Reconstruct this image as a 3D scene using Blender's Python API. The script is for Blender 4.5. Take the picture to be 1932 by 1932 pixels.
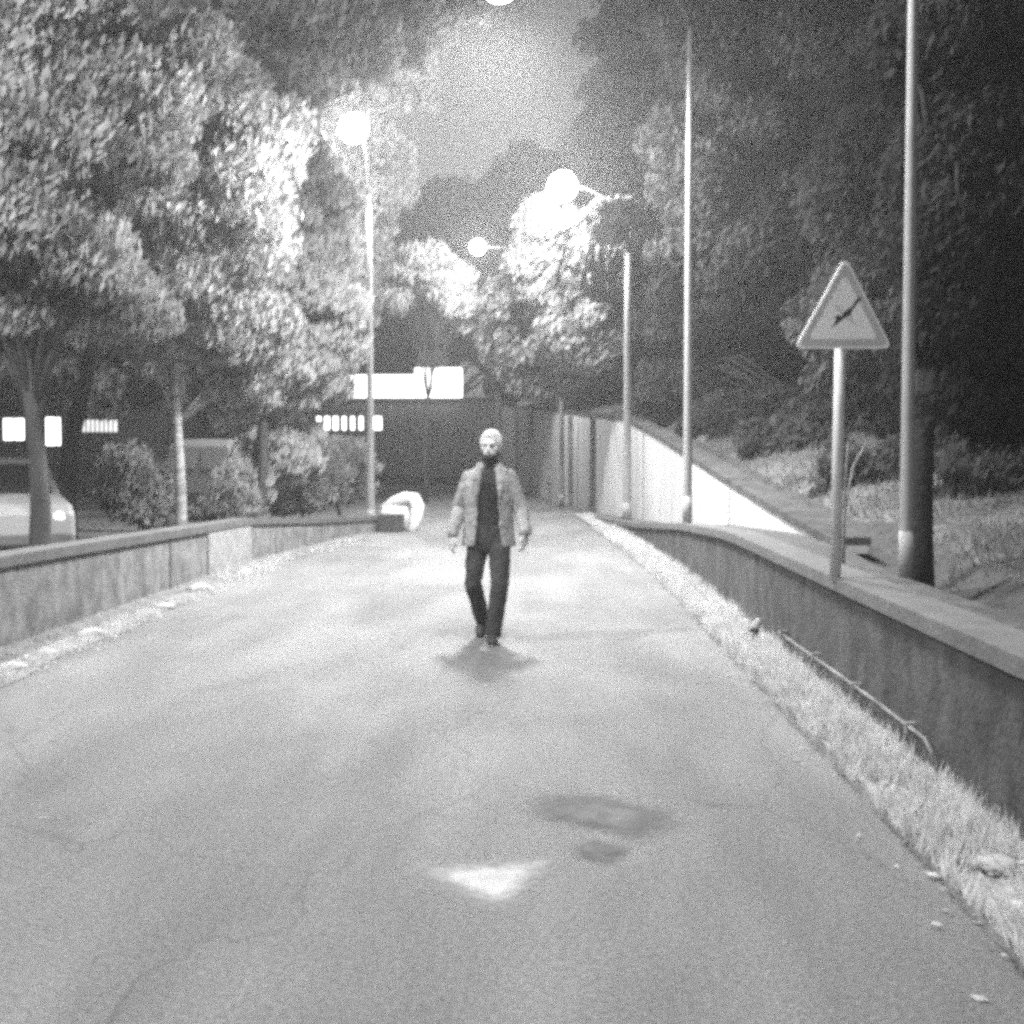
import bpy, bmesh, math, random
import numpy as np
from mathutils import Vector, Matrix, noise as mnoise

R = math.radians
random.seed(7)
rng = np.random.default_rng(7)
for o in list(bpy.data.objects):
    bpy.data.objects.remove(o)
S = bpy.context.scene
COL = S.collection

# ------------------------------------------------------------------ camera
EYE = 1.65
F = 2700.0 / 1932.0
cam = bpy.data.cameras.new('camera')
cam.sensor_width = 36
cam.lens = 36 * F
cam.clip_start = 0.05
cam.clip_end = 2000
camo = bpy.data.objects.new('camera', cam)
COL.objects.link(camo)
camo.location = (0, 0, EYE)
camo.rotation_euler = (R(90 - 2.7), 0, R(0.93))
S.camera = camo
MW = camo.rotation_euler.to_matrix()

def W(px, py, Y):
    """world point at depth Y that was measured at (px, py) in the 1932 px wide photograph"""
    d = MW @ Vector(((px - 966) / 1932.0, (966 - py) / 1932.0, -F))
    return Vector((0, 0, EYE)) + d * (Y / d.y)

# ------------------------------------------------------------------ world, light, exposure
SKY_STRENGTH = 0.085
wd = bpy.data.worlds.new('World')
S.world = wd
wd.use_nodes = True
nt = wd.node_tree
nt.nodes.clear()
out = nt.nodes.new('ShaderNodeOutputWorld')
bg = nt.nodes.new('ShaderNodeBackground')
sky = nt.nodes.new('ShaderNodeTexSky')
sky.sky_type = 'NISHITA'
sky.sun_disc = False
sky.sun_elevation = R(3)
sky.sun_rotation = R(205)
bw = nt.nodes.new('ShaderNodeRGBToBW')
tc = nt.nodes.new('ShaderNodeTexCoord')
nz = nt.nodes.new('ShaderNodeTexNoise')
nz.inputs['Scale'].default_value = 3.2
nz.inputs['Detail'].default_value = 5
rp = nt.nodes.new('ShaderNodeMapRange')
rp.inputs['From Min'].default_value = 0.3
rp.inputs['From Max'].default_value = 0.7
rp.inputs['To Min'].default_value = 0.65
rp.inputs['To Max'].default_value = 1.25
mu = nt.nodes.new('ShaderNodeMath')
mu.operation = 'MULTIPLY'
L = nt.links.new
L(sky.outputs[0], bw.inputs[0])
L(tc.outputs['Generated'], nz.inputs['Vector'])
L(nz.outputs[0], rp.inputs['Value'])
L(bw.outputs[0], mu.inputs[0])
L(rp.outputs[0], mu.inputs[1])
L(mu.outputs[0], bg.inputs['Color'])
bg.inputs['Strength'].default_value = SKY_STRENGTH
L(bg.outputs[0], out.inputs['Surface'])

S.view_settings.view_transform = 'Standard'
S.view_settings.look = 'None'
S.view_settings.exposure = 0.55
S.view_settings.gamma = 1
S.cycles.use_denoising = False
S.cycles.max_bounces = 5
S.cycles.diffuse_bounces = 3
S.cycles.glossy_bounces = 2
S.cycles.transmission_bounces = 3
S.cycles.volume_bounces = 0
S.cycles.transparent_max_bounces = 4
S.cycles.sample_clamp_indirect = 2
S.cycles.sample_clamp_direct = 12
S.cycles.filter_width = 4.2
S.cycles.use_adaptive_sampling = True
S.cycles.adaptive_threshold = 0.055
S.cycles.adaptive_min_samples = 20
HAZE = 0.0019

# ------------------------------------------------------------------ helpers
def new_mat(name, g=0.3, rough=0.85, var=0.25, scale=4.0, bump=0.0, bscale=60.0, spec=0.3, scale2=None,
            streak=None, metal=0.0):
    m = bpy.data.materials.new(name)
    m.use_nodes = True
    n = m.node_tree.nodes
    l = m.node_tree.links.new
    b = n['Principled BSDF']
    b.inputs['Roughness'].default_value = rough
    b.inputs['Metallic'].default_value = metal
    b.inputs['Specular IOR Level'].default_value = spec
    c = n.new('ShaderNodeTexCoord')
    t = n.new('ShaderNodeTexNoise')
    t.inputs['Scale'].default_value = scale
    t.inputs['Detail'].default_value = 8
    t.inputs['Roughness'].default_value = 0.62
    vec = c.outputs['Object']
    if streak:
        mp = n.new('ShaderNodeMapping')
        mp.inputs['Scale'].default_value = streak
        l(vec, mp.inputs['Vector'])
        vec = mp.outputs[0]
    l(vec, t.inputs['Vector'])
    mr = n.new('ShaderNodeMapRange')
    mr.inputs['From Min'].default_value = 0.3
    mr.inputs['From Max'].default_value = 0.7
    mr.inputs['To Min'].default_value = g * (1 - var)
    mr.inputs['To Max'].default_value = g * (1 + var)
    l(t.outputs[0], mr.inputs['Value'])
    val = mr.outputs[0]
    if scale2:
        t2 = n.new('ShaderNodeTexNoise')
        t2.inputs['Scale'].default_value = scale2
        t2.inputs['Detail'].default_value = 4
        l(c.outputs['Object'], t2.inputs['Vector'])
        m2 = n.new('ShaderNodeMapRange')
        m2.inputs['From Min'].default_value = 0.35
        m2.inputs['From Max'].default_value = 0.65
        m2.inputs['To Min'].default_value = 1 - var
        m2.inputs['To Max'].default_value = 1 + var
        l(t2.outputs[0], m2.inputs['Value'])
        mm = n.new('ShaderNodeMath')
        mm.operation = 'MULTIPLY'
        l(val, mm.inputs[0])
        l(m2.outputs[0], mm.inputs[1])
        val = mm.outputs[0]
    l(val, b.inputs['Base Color'])
    if bump:
        t3 = n.new('ShaderNodeTexNoise')
        t3.inputs['Scale'].default_value = bscale
        t3.inputs['Detail'].default_value = 4
        l(c.outputs['Object'], t3.inputs['Vector'])
        bp = n.new('ShaderNodeBump')
        bp.inputs['Strength'].default_value = bump
        bp.inputs['Distance'].default_value = 0.02
        l(t3.outputs[0], bp.inputs['Height'])
        l(bp.outputs[0], b.inputs['Normal'])
    return m

def leaf_mat(name, g, var=0.5, scale=1.2):
    m = bpy.data.materials.new(name)
    m.use_nodes = True
    n = m.node_tree.nodes
    l = m.node_tree.links.new
    n.clear()
    o = n.new('ShaderNodeOutputMaterial')
    d = n.new('ShaderNodeBsdfDiffuse')
    t = n.new('ShaderNodeBsdfTranslucent')
    mx = n.new('ShaderNodeMixShader')
    mx.inputs[0].default_value = 0.35
    c = n.new('ShaderNodeTexCoord')
    z = n.new('ShaderNodeTexNoise')
    z.inputs['Scale'].default_value = scale
    z.inputs['Detail'].default_value = 9
    z.inputs['Roughness'].default_value = 0.75
    mr = n.new('ShaderNodeMapRange')
    mr.inputs['From Min'].default_value = 0.32
    mr.inputs['From Max'].default_value = 0.68
    mr.inputs['To Min'].default_value = g * (1 - var)
    mr.inputs['To Max'].default_value = g * (1 + var)
    l(c.outputs['Object'], z.inputs['Vector'])
    l(z.outputs[0], mr.inputs['Value'])
    l(mr.outputs[0], d.inputs['Color'])
    l(mr.outputs[0], t.inputs['Color'])
    l(d.outputs[0], mx.inputs[1])
    l(t.outputs[0], mx.inputs[2])
    l(mx.outputs[0], o.inputs['Surface'])
    return m

def emit_mat(name, s, g=1.0):
    m = bpy.data.materials.new(name)
    m.use_nodes = True
    b = m.node_tree.nodes['Principled BSDF']
    b.inputs['Base Color'].default_value = (0.8, 0.8, 0.8, 1)
    b.inputs['Emission Color'].default_value = (g, g, g, 1)
    b.inputs['Emission Strength'].default_value = s
    return m

def tag(o, label=None, cat=None, group=None, kind=None):
    if label: o['label'] = label
    if cat: o['category'] = cat
    if group: o['group'] = group
    if kind: o['kind'] = kind
    return o

def empty(name, loc=(0, 0, 0), rz=0, label=None, cat=None, group=None):
    o = bpy.data.objects.new(name, None)
    COL.objects.link(o)
    o.location = loc
    o.rotation_euler = (0, 0, rz)
    o.empty_display_size = 0.3
    return tag(o, label, cat, group)

def link(name, me, m, parent=None, smooth=False):
    o = bpy.data.objects.new(name, me)
    COL.objects.link(o)
    if m: me.materials.append(m)
    if parent: o.parent = parent
    if smooth:
        me.polygons.foreach_set('use_smooth', [True] * len(me.polygons))
    return o

class MB:
    """collects shapes into one mesh"""
    def __init__(s):
        s.v = []; s.f = []
    def add(s, vs, fs):
        k = len(s.v)
        s.v += [tuple(p) for p in vs]
        s.f += [tuple(i + k for i in f) for f in fs]
        return s
    def box(s, a, b, rz=0, pivot=None, bev=0.0):
        x0, y0, z0 = a; x1, y1, z1 = b
        if bev:
            bm = bmesh.new()
            bmesh.ops.create_cube(bm, size=1)
            for v in bm.verts:
                v.co = Vector(((x0 + x1) / 2 + v.co.x * (x1 - x0), (y0 + y1) / 2 + v.co.y * (y1 - y0), (z0 + z1) / 2 + v.co.z * (z1 - z0)))
            bmesh.ops.bevel(bm, geom=bm.edges[:], offset=bev, segments=2, affect='EDGES')
            bm.verts.index_update()
            vs = [v.co.copy() for v in bm.verts]
            fs = [[v.index for v in f.verts] for f in bm.faces]
            bm.free()
        else:
            vs = [Vector(p) for p in ((x0, y0, z0), (x1, y0, z0), (x1, y1, z0), (x0, y1, z0), (x0, y0, z1), (x1, y0, z1), (x1, y1, z1), (x0, y1, z1))]
            fs = [(3, 2, 1, 0), (4, 5, 6, 7), (0, 1, 5, 4), (1, 2, 6, 5), (2, 3, 7, 6), (3, 0, 4, 7)]
        if rz:
            pv = Vector(pivot or (0, 0, 0)); M = Matrix.Rotation(rz, 3, 'Z')
            vs = [M @ (v - pv) + pv for v in vs]
        return s.add(vs, fs)
    def tube(s, pts, rad, seg=10, flat=1.0, up=None, cap=True):
        pts = [Vector(p) for p in pts]
        if not hasattr(rad, '__len__'): rad = [rad] * len(pts)
        vs = []; n = len(pts)
        ref = Vector(up) if up else None
        last = None
        for i, p in enumerate(pts):
            t = (pts[min(i + 1, n - 1)] - pts[max(i - 1, 0)]).normalized()
            if ref is not None: a = ref - t * ref.dot(t)
            elif last is not None: a = last - t * last.dot(t)
            else:
                a = Vector((1, 0, 0)) if abs(t.x) < 0.8 else Vector((0, 1, 0))
                a = a - t * a.dot(t)
            a.normalize(); b = t.cross(a); last = a
            for k in range(seg):
                an = 2 * math.pi * k / seg
                vs.append(p + a * math.cos(an) * rad[i] * flat + b * math.sin(an) * rad[i])
        fs = []
        for i in range(n - 1):
            for k in range(seg):
                k2 = (k + 1) % seg
                fs.append((i * seg + k, i * seg + k2, (i + 1) * seg + k2, (i + 1) * seg + k))
        if cap:
            fs.append(tuple(range(seg))[::-1])
            fs.append(tuple((n - 1) * seg + k for k in range(seg)))
        return s.add(vs, fs)
    def ell(s, c, r, seg=16, rings=10, M=None):
        c = Vector(c); vs = []; fs = []
        for i in range(rings + 1):
            th = math.pi * i / rings
            for k in range(seg):
                an = 2 * math.pi * k / seg
                v = Vector((r[0] * math.sin(th) * math.cos(an), r[1] * math.sin(th) * math.sin(an), r[2] * math.cos(th)))
                if M is not None: v = M @ v
                vs.append(c + v)
        for i in range(rings):
            for k in range(seg):
                k2 = (k + 1) % seg
                fs.append((i * seg + k, (i + 1) * seg + k, (i + 1) * seg + k2, i * seg + k2))
        return s.add(vs, fs)
    def prism(s, poly, y0, y1, axis='y'):
        """polygon in (x,z) extruded along y"""
        n = len(poly)
        vs = [Vector((p[0], y0, p[1])) for p in poly] + [Vector((p[0], y1, p[1])) for p in poly]
        if axis == 'x': vs = [Vector((v.y, v.x, v.z)) for v in vs]
        if axis == 'z': vs = [Vector((v.x, v.z, v.y)) for v in vs]
        fs = [tuple(range(n)), tuple(range(2 * n - 1, n - 1, -1))]
        for i in range(n):
            j = (i + 1) % n
            fs.append((i, i + n, j + n, j))
        return s.add(vs, fs)
    def mesh(s, name='mesh', fix=True, merge=False):
        me = bpy.data.meshes.new(name)
        me.from_pydata(s.v, [], s.f)
        me.update()
        if fix:
            bm = bmesh.new(); bm.from_mesh(me)
            if merge: bmesh.ops.remove_doubles(bm, verts=bm.verts, dist=1e-5)
            bmesh.ops.recalc_face_normals(bm, faces=bm.faces)
            bm.to_mesh(me); bm.free()
        return me
    def build(s, name, m, parent=None, smooth=False, merge=False):
        return link(name, s.mesh(name, merge=merge), m, parent, smooth)

def remesh(mb, name, m, parent, voxel=0.006, smooth_it=3, warp=0.0, wscale=6):
    me = mb.mesh(name + '_raw')
    o = bpy.data.objects.new('tmp', me)
    COL.objects.link(o)
    r = o.modifiers.new('r', 'REMESH'); r.mode = 'VOXEL'; r.voxel_size = voxel
    if smooth_it:
        k = o.modifiers.new('s', 'SMOOTH'); k.iterations = smooth_it; k.factor = 0.5
    dg = bpy.context.evaluated_depsgraph_get()
    ev = o.evaluated_get(dg)
    me2 = bpy.data.meshes.new_from_object(ev)
    me2.name = name
    bpy.data.objects.remove(o)
    if warp:
        me2.update()
        for v in me2.vertices:
            q = Vector((v.co.x * wscale, v.co.y * wscale, v.co.z * wscale * .7))
            v.co += v.normal * warp * (mnoise.noise(q) + 0.8 * (.5 - abs(mnoise.noise(q * 2.1 + Vector((3, 1, 2))))) + 0.35 * mnoise.noise(q * 4.3))
    me2.materials.clear()
    return link(name, me2, m, parent, True)

def lerp_tab(tab, y):
    if y <= tab[0][0]: return tab[0][1]
    for (a, u), (b, v) in zip(tab, tab[1:]):
        if y <= b: return u + (v - u) * (y - a) / (b - a)
    return tab[-1][1]

# ------------------------------------------------------------------ materials
M = {}
M['road'] = new_mat('asphalt', 0.145, 0.85, 0.17, 0.45, 0.7, 130, 0.25, scale2=55, streak=(1, .5, 1))
M['ground'] = new_mat('dry_ground', 0.10, 0.95, 0.35, 0.8, 0.5, 20, scale2=5)
M['verge'] = new_mat('sandy_verge', 0.24, 0.95, 0.4, 3, 0.8, 25, scale2=14)
M['verge2'] = new_mat('dusty_verge', 0.14, 0.95, 0.35, 3, 0.8, 25, scale2=14)
M['path'] = new_mat('dark_tarmac_path', 0.06, 0.9, 0.3, 2, 0.6, 60, scale2=12)
M['kerb'] = new_mat('kerb_stone', 0.24, 0.85, 0.3, 6, 0.5, 40)
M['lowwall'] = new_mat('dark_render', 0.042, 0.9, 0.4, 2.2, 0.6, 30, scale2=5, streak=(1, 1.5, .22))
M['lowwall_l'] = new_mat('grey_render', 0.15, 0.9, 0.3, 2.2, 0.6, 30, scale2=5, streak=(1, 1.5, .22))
M['coping'] = new_mat('coping_concrete', 0.09, 0.85, 0.25, 4, 0.4, 40)
M['white_wall'] = new_mat('pale_wall', 0.42, 0.85, 0.25, 1.2, 0.3, 30, streak=(1, 1, 0.25))
M['soil'] = new_mat('dark_soil', 0.035, 0.95, 0.4, 4, 0.7, 20)  # dark colour standing in for shade behind the coping
M['bark'] = new_mat('dark_bark', 0.05, 0.95, 0.4, 8, 0.9, 25, streak=(1, 1, 0.2))
M['soilbark'] = new_mat('blackish_bark', 0.02, 0.95, 0.4, 8, 0.9, 25, streak=(1, 1, 0.2))
M['birch'] = new_mat('pale_bark', 0.22, 0.85, 0.6, 6, 0.5, 25, streak=(0.6, 0.6, 2.2))
M['pole'] = new_mat('galvanised_steel', 0.21, 0.6, 0.15, 6, 0.1, 40, 0.4)
M['armgrey'] = new_mat('weathered_steel', 0.07, 0.8, 0.15, 6, 0.1, 40, 0.2)  # arm colour darkened to offset overlighting by the close bulb
M['housing'] = new_mat('lamp_housing', 0.10, 0.6, 0.1, 6)
M['bulb'] = emit_mat('lamp_bowl', 60)
gm = bpy.data.materials.new('frosted_globe'); gm.use_nodes = True
_n = gm.node_tree.nodes; _n.clear()
_o = _n.new('ShaderNodeOutputMaterial'); _t = _n.new('ShaderNodeBsdfTransparent'); _e = _n.new('ShaderNodeEmission'); _a = _n.new('ShaderNodeAddShader')
_e.inputs['Strength'].default_value = 6
gm.node_tree.links.new(_t.outputs[0], _a.inputs[0]); gm.node_tree.links.new(_e.outputs[0], _a.inputs[1]); gm.node_tree.links.new(_a.outputs[0], _o.inputs[0])
M['globe'] = gm
M['dead'] = new_mat('unlit_lens', 0.35, 0.3, 0.05, 6)
M['white'] = new_mat('sign_white', 0.82, 0.5, 0.05, 5)
M['postgrey'] = new_mat('post_grey_paint', 0.42, 0.7, 0.2, 5)
M['skinwhite'] = new_mat('whitewash', 0.6, 0.8, 0.15, 5)
M['signgrey'] = new_mat('sign_border', 0.45, 0.5, 0.1, 5)
M['black'] = new_mat('sign_black', 0.02, 0.6, 0.1, 5)
M['faint'] = new_mat('sign_faded', 0.62, 0.6, 0.2, 20)
M['darkwall'] = new_mat('dark_brick', 0.17, 0.9, 0.25, 0.8, 0.3, 20, scale2=6)
M['midwall'] = new_mat('grey_plaster', 0.09, 0.9, 0.2, 0.8, 0.3, 20)
M['roof'] = new_mat('roof_felt', 0.05, 0.9, 0.2, 2)
M['frame'] = new_mat('window_frame', 0.08, 0.6, 0.1, 5)
M['litwin'] = emit_mat('lit_window', 3.2)
M['litdim'] = emit_mat('dim_window', 0.75)
M['fascia'] = emit_mat('lit_fascia', 2.4)
M['carpaint'] = new_mat('pale_paint', 0.20, 0.3, 0.04, 3, spec=0.5)
M['glass'] = new_mat('dark_glass', 0.02, 0.1, 0.02, 3, spec=0.6)
M['tyre'] = new_mat('tyre_rubber', 0.03, 0.85, 0.1, 20)
M['rim'] = new_mat('wheel_metal', 0.4, 0.4, 0.1, 10)
M['skin'] = new_mat('skin', 0.44, 0.6, 0.08, 20)
M['cap'] = new_mat('pale_hair', 0.5, 0.9, 0.1, 40, 0.3, 150)
M['jacket'] = new_mat('jacket_cotton', 0.24, 0.9, 0.25, 9, 0.3, 120)
M['sweater'] = new_mat('dark_knit', 0.03, 0.95, 0.4, 20, 0.4, 140)
M['trousers'] = new_mat('dark_denim', 0.035, 0.95, 0.3, 12, 0.3, 120)
M['shoe'] = new_mat('shoe_leather', 0.03, 0.5, 0.2, 10)
M['sole'] = new_mat('shoe_sole', 0.12, 0.8, 0.1, 10)
M['straw'] = leaf_mat('dry_grass', 0.5, 0.5, 6)
M['litter'] = leaf_mat('fallen_leaves', 0.45, 0.6, 9)
M['stone'] = new_mat('pale_stone', 0.30, 0.9, 0.25, 8, 0.6, 20)
M['patch'] = new_mat('cement_patch', 0.31, 0.9, 0.2, 6, 0.4, 60)  # paler than the asphalt around it
M['stain'] = new_mat('oil_stain', 0.130, 1.0, 0.3, 6, 0.3, 60, 0.0)
M['grassy'] = new_mat('short_grass', 0.07, 0.95, 0.4, 1.2, 0.8, 30, scale2=10)
M['leafA'] = leaf_mat('pale_leaves', 0.27, 0.65)
M['leafW'] = leaf_mat('silvery_leaves', 0.36, 0.5)
M['leafB'] = leaf_mat('mid_leaves', 0.23, 0.7)
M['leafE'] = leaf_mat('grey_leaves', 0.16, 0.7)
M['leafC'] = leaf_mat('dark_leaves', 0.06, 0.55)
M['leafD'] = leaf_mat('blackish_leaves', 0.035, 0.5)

# worn wheel tracks, old damp patches and hairline cracks in the asphalt
def wear_road(m):
    nt_ = m.node_tree; n_ = nt_.nodes; l_ = nt_.links.new
    b_ = n_['Principled BSDF']
    src = b_.inputs['Base Color'].links[0].from_socket
    tc_ = n_.new('ShaderNodeTexCoord')
    def layer(kind, scl, vscale, f0, f1, t0, t1, src, detail=5, dist=0.0):
        mp = n_.new('ShaderNodeMapping'); mp.inputs['Scale'].default_value = vscale
        l_(tc_.outputs['Object'], mp.inputs['Vector'])
        if kind == 'N':
            t = n_.new('ShaderNodeTexNoise'); t.inputs['Detail'].default_value = detail; t.inputs['Distortion'].default_value = dist; o_ = t.outputs[0]
            l_(mp.outputs[0], t.inputs['Vector'])
        else:
            w = n_.new('ShaderNodeTexNoise'); w.inputs['Scale'].default_value = 1.4; w.inputs['Detail'].default_value = 6
            l_(mp.outputs[0], w.inputs['Vector'])
            ad = n_.new('ShaderNodeVectorMath'); ad.operation = 'MULTIPLY_ADD'; ad.inputs[1].default_value = (1.2, 1.2, 1.2)
            l_(w.outputs['Color'], ad.inputs[0]); l_(mp.outputs[0], ad.inputs[2])
            t = n_.new('ShaderNodeTexVoronoi'); t.feature = 'DISTANCE_TO_EDGE'; o_ = t.outputs[0]
            l_(ad.outputs[0], t.inputs['Vector'])
        t.inputs['Scale'].default_value = scl
        r_ = n_.new('ShaderNodeMapRange')
        for k_, v_ in (('From Min', f0), ('From Max', f1), ('To Min', t0), ('To Max', t1)): r_.inputs[k_].default_value = v_
        l_(o_, r_.inputs['Value'])
        q_ = n_.new('ShaderNodeMath'); q_.operation = 'MULTIPLY'
        l_(src, q_.inputs[0]); l_(r_.outputs[0], q_.inputs[1])
        return q_.outputs[0]
    src = layer('N', 1.0, (.9, .28, 1), .38, .62, .84, 1.16, src, 4, .6)     # broad damp and dusty patches
    src = layer('N', 1.0, (3.2, .35, 1), .35, .65, .93, 1.07, src, 6, .3)    # streaks along the lane
    src = layer('N', 38.0, (1, 1, 1), .3, .7, .80, 1.2, src, 3)               # aggregate
    src = layer('V', .42, (1, .6, 1), .0, .007, .72, 1.0, src)                # cracks
    l_(src, b_.inputs['Base Color'])
wear_road(M['road'])

# ------------------------------------------------------------------ path tables (depth -> value)
LOWX = [(-12, 1.98), (4, 1.93), (14, 1.9), (18, 1.86), (24, 1.68), (29, 1.42), (33, 1.2)]
LOWT = [(-12, 0.84), (4, 0.82), (14, 0.80), (18, 0.66), (24, 0.34), (29, 0.14), (33, 0.05)]
UPX = [(12.5, 2.6), (20, 2.5), (26, 2.28), (30, 2.02), (34, 1.6), (40, 0.8), (48, -0.3), (58, -1.35)]
UPT = [(12.5, 0.84), (15, 0.98), (20, 1.30), (26, 1.80), (31, 2.25), (34, 2.36), (40, 2.60), (48, 2.9), (58, 3.25)]
LWX = [(-12, -4.4), (11.4, -4.26), (20, -3.98), (24, -3.5), (27.4, -2.9)]
LWT = [(-12, 0.82), (11.4, 0.76), (20, 0.62), (24, 0.42), (27.4, 0.30)]

def frange(a, b, st):
    n = max(1, int(math.ceil((b - a) / st)))
    return [a + (b - a) * i / n for i in range(n + 1)]

def strip(xa, xb, za, zb, ys):
    """sheet between two side lines; returns MB"""
    b = MB()
    vs = []; fs = []
    for y in ys:
        vs.append((xa(y), y, za(y))); vs.append((xb(y), y, zb(y)))
    for i in range(len(ys) - 1):
        fs.append((2 * i, 2 * i + 1, 2 * i + 3, 2 * i + 2))
    return b.add(vs, fs)

def bar(xl, xr, z0, z1, ys):
    """solid bar running along the road with varying section"""
    b = MB(); vs = []; fs = []
    for y in ys:
        vs += [(xl(y), y, z0(y)), (xr(y), y, z0(y)), (xr(y), y, z1(y)), (xl(y), y, z1(y))]
    n = len(ys)
    for i in range(n - 1):
        for k in range(4):
            k2 = (k + 1) % 4
            fs.append((4 * i + k, 4 * i + k2, 4 * i + 4 + k2, 4 * i + 4 + k))
    fs += [(0, 1, 2, 3), (4 * n - 4, 4 * n - 3, 4 * n - 2, 4 * n - 1)]
    return b.add(vs, fs)

T = lambda tab: (lambda y: lerp_tab(tab, y))
C = lambda v: (lambda y: v)

# ------------------------------------------------------------------ setting
tag(MB().add([(-700, -300, -0.03), (700, -300, -0.03), (700, 1200, -0.03), (-700, 1200, -0.03)], [(0, 1, 2, 3)]).build('ground', M['ground']), kind='structure')
ys = frange(-12, 27, 1.0) + frange(28, 59.5, 2)
tag(strip(lambda y: (lerp_tab(LWX, y) - 0.05 if y < 27.5 else -16.0), lambda y: lerp_tab(LOWX, y) + 0.1 if y < 30 else lerp_tab(UPX, y) + 0.1, C(0), C(0), ys).build('road', M['road']), kind='structure')
ys = frange(-12, 33, 0.8)
kx = lambda y: lerp_tab(LOWX, y) - lerp_tab([(-12, .32), (8, .26), (18, .24), (33, .2)], y)
kerb = bar(lambda y: kx(y) - 0.12, kx, C(-0.01), C(0.06), ys)
tag(kerb.build('kerb', M['kerb']), kind='structure')
tag(strip(kx, lambda y: lerp_tab(LOWX, y) + .05, C(0.05), C(0.09), ys).build('verge', M['verge']), kind='structure')
ysl = frange(-12, 26.5, 0.8)
tag(strip(lambda y: lerp_tab(LWX, y), lambda y: lerp_tab([(-12, -3.6), (10, -3.66), (18, -3.62), (26.5, -2.95)], y) + .06 * math.sin(y * 2.1), C(0.03), C(0.006), ysl).build('left_verge', M['verge2']), kind='structure')
# left side yard behind the parapet
tag(MB().add([(-60, -12, -0.015), (-4.5, -12, -0.015), (-4.1, 20, -0.015), (-3.2, 27, -0.015), (-16, 27.5, -0.015), (-16, 56, -0.015), (-60, 56, -0.015)], [(0, 1, 2, 3, 4, 5, 6)]).build('yard', M['ground']), kind='structure')

# embankment on the right: terrain grid
def bank_edge(y):
    return lerp_tab(UPX, y) + 0.12 if y > 12.5 else lerp_tab([(-12, 2.35), (10, 2.35), (12.5, 2.72)], y)
def bank_z(x, y):
    e = bank_edge(y)
    base = (lerp_tab(UPT, y) - 0.1) if y > 12.5 else 0.72
    d = x - e
    z = base + 0.10 * min(d, 1) - 0.16 * math.exp(-((d - .35) / .3) ** 2)  # shallow dip shaped to hold shade behind the coping
    z += 0.13 * max(0, min(d - .6, 7)) + 0.03 * max(0, d - 7)
    return z + 0.10 * mnoise.noise(Vector((x * .5, y * .5, 0))) * min(1, max(0, d))
ys = frange(-12, 62, 0.7)
us = [0, .12, .25, .4, .6, .8, 1.1, 1.5, 2, 2.6, 3.3, 4.2, 5.4, 7, 9, 12, 17, 25, 40, 80]
vs = []; fs = []
for y in ys:
    for u in us:
        x = bank_edge(y) + u
        vs.append((x, y, bank_z(x, y)))
nu = len(us)
for i in range(len(ys) - 1):
    for k in range(nu - 1):
        fs.append((i * nu + k, i * nu + k + 1, (i + 1) * nu + k + 1, (i + 1) * nu + k))
b = MB(); b.add(vs, fs)
o = b.build('embankment', M['grassy'], smooth=True); tag(o, kind='structure')
# walkway on top of the low wall (right)
ysw = frange(-12, 33.5, 0.7)
tag(strip(lambda y: lerp_tab(LOWX, y) + .2, lambda y: (lerp_tab(UPX, y) + .02 if y > 12.5 else 2.0 + .4 + (0 if y < 10 else (y - 10) / 2.5 * .25)),
          lambda y: lerp_tab(LOWT, y) - .02, lambda y: lerp_tab(LOWT, y) - .02, ysw).build('walkway', M['path']), kind='structure')
# dark strip on the bank, painting in the shadow line behind the walkway
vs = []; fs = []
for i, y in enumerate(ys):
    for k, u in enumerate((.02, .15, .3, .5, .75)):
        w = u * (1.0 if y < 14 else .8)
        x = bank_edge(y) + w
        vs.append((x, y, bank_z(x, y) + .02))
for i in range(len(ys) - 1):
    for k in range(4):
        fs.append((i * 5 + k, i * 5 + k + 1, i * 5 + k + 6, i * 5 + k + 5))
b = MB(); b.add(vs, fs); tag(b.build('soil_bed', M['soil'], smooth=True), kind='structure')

# ------------------------------------------------------------------ walls
# right low wall
t = empty('low_wall', (1.9, 8, 0), label='dark rendered low wall along the right kerb under a pale coping', cat='wall')
def to_local(o, root):
    o.parent = root
    o.matrix_parent_inverse = Matrix.Translation(-root.location)
    return o
ysw = frange(-12, 33, 0.7)
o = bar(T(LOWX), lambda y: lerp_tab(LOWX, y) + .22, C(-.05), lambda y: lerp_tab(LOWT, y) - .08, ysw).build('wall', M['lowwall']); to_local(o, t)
o = bar(lambda y: lerp_tab(LOWX, y) - .03, lambda y: lerp_tab(LOWX, y) + .25, lambda y: lerp_tab(LOWT, y) - .08, lambda y: lerp_tab(LOWT, y) + .003, ysw).build('coping', M['coping']); to_local(o, t)
# conduit on its face
t = empty('conduit_pipe', (1.87, 7, .23), label='thin pale pipe running low along the dark wall face', cat='pipe')
pts = [(lerp_tab(LOWX, y) - .035, y, .22 + .01 * math.sin(y)) for y in frange(6.9, 11, .4)]
pts = [(pts[0][0], 6.75, .12), (pts[0][0], 6.78, .19)] + pts
o = MB().tube(pts, .010, 8).build('pipe', M['lowwall_l'], smooth=True); to_local(o, t)
for y in (7.2, 8.4, 9.6, 10.8):
    x = lerp_tab(LOWX, y)
    o = MB().box((x - .052, y - .015, .19), (x - .001, y + .015, .25)).build('bracket', M['lowwall_l']); to_local(o, t)

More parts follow.
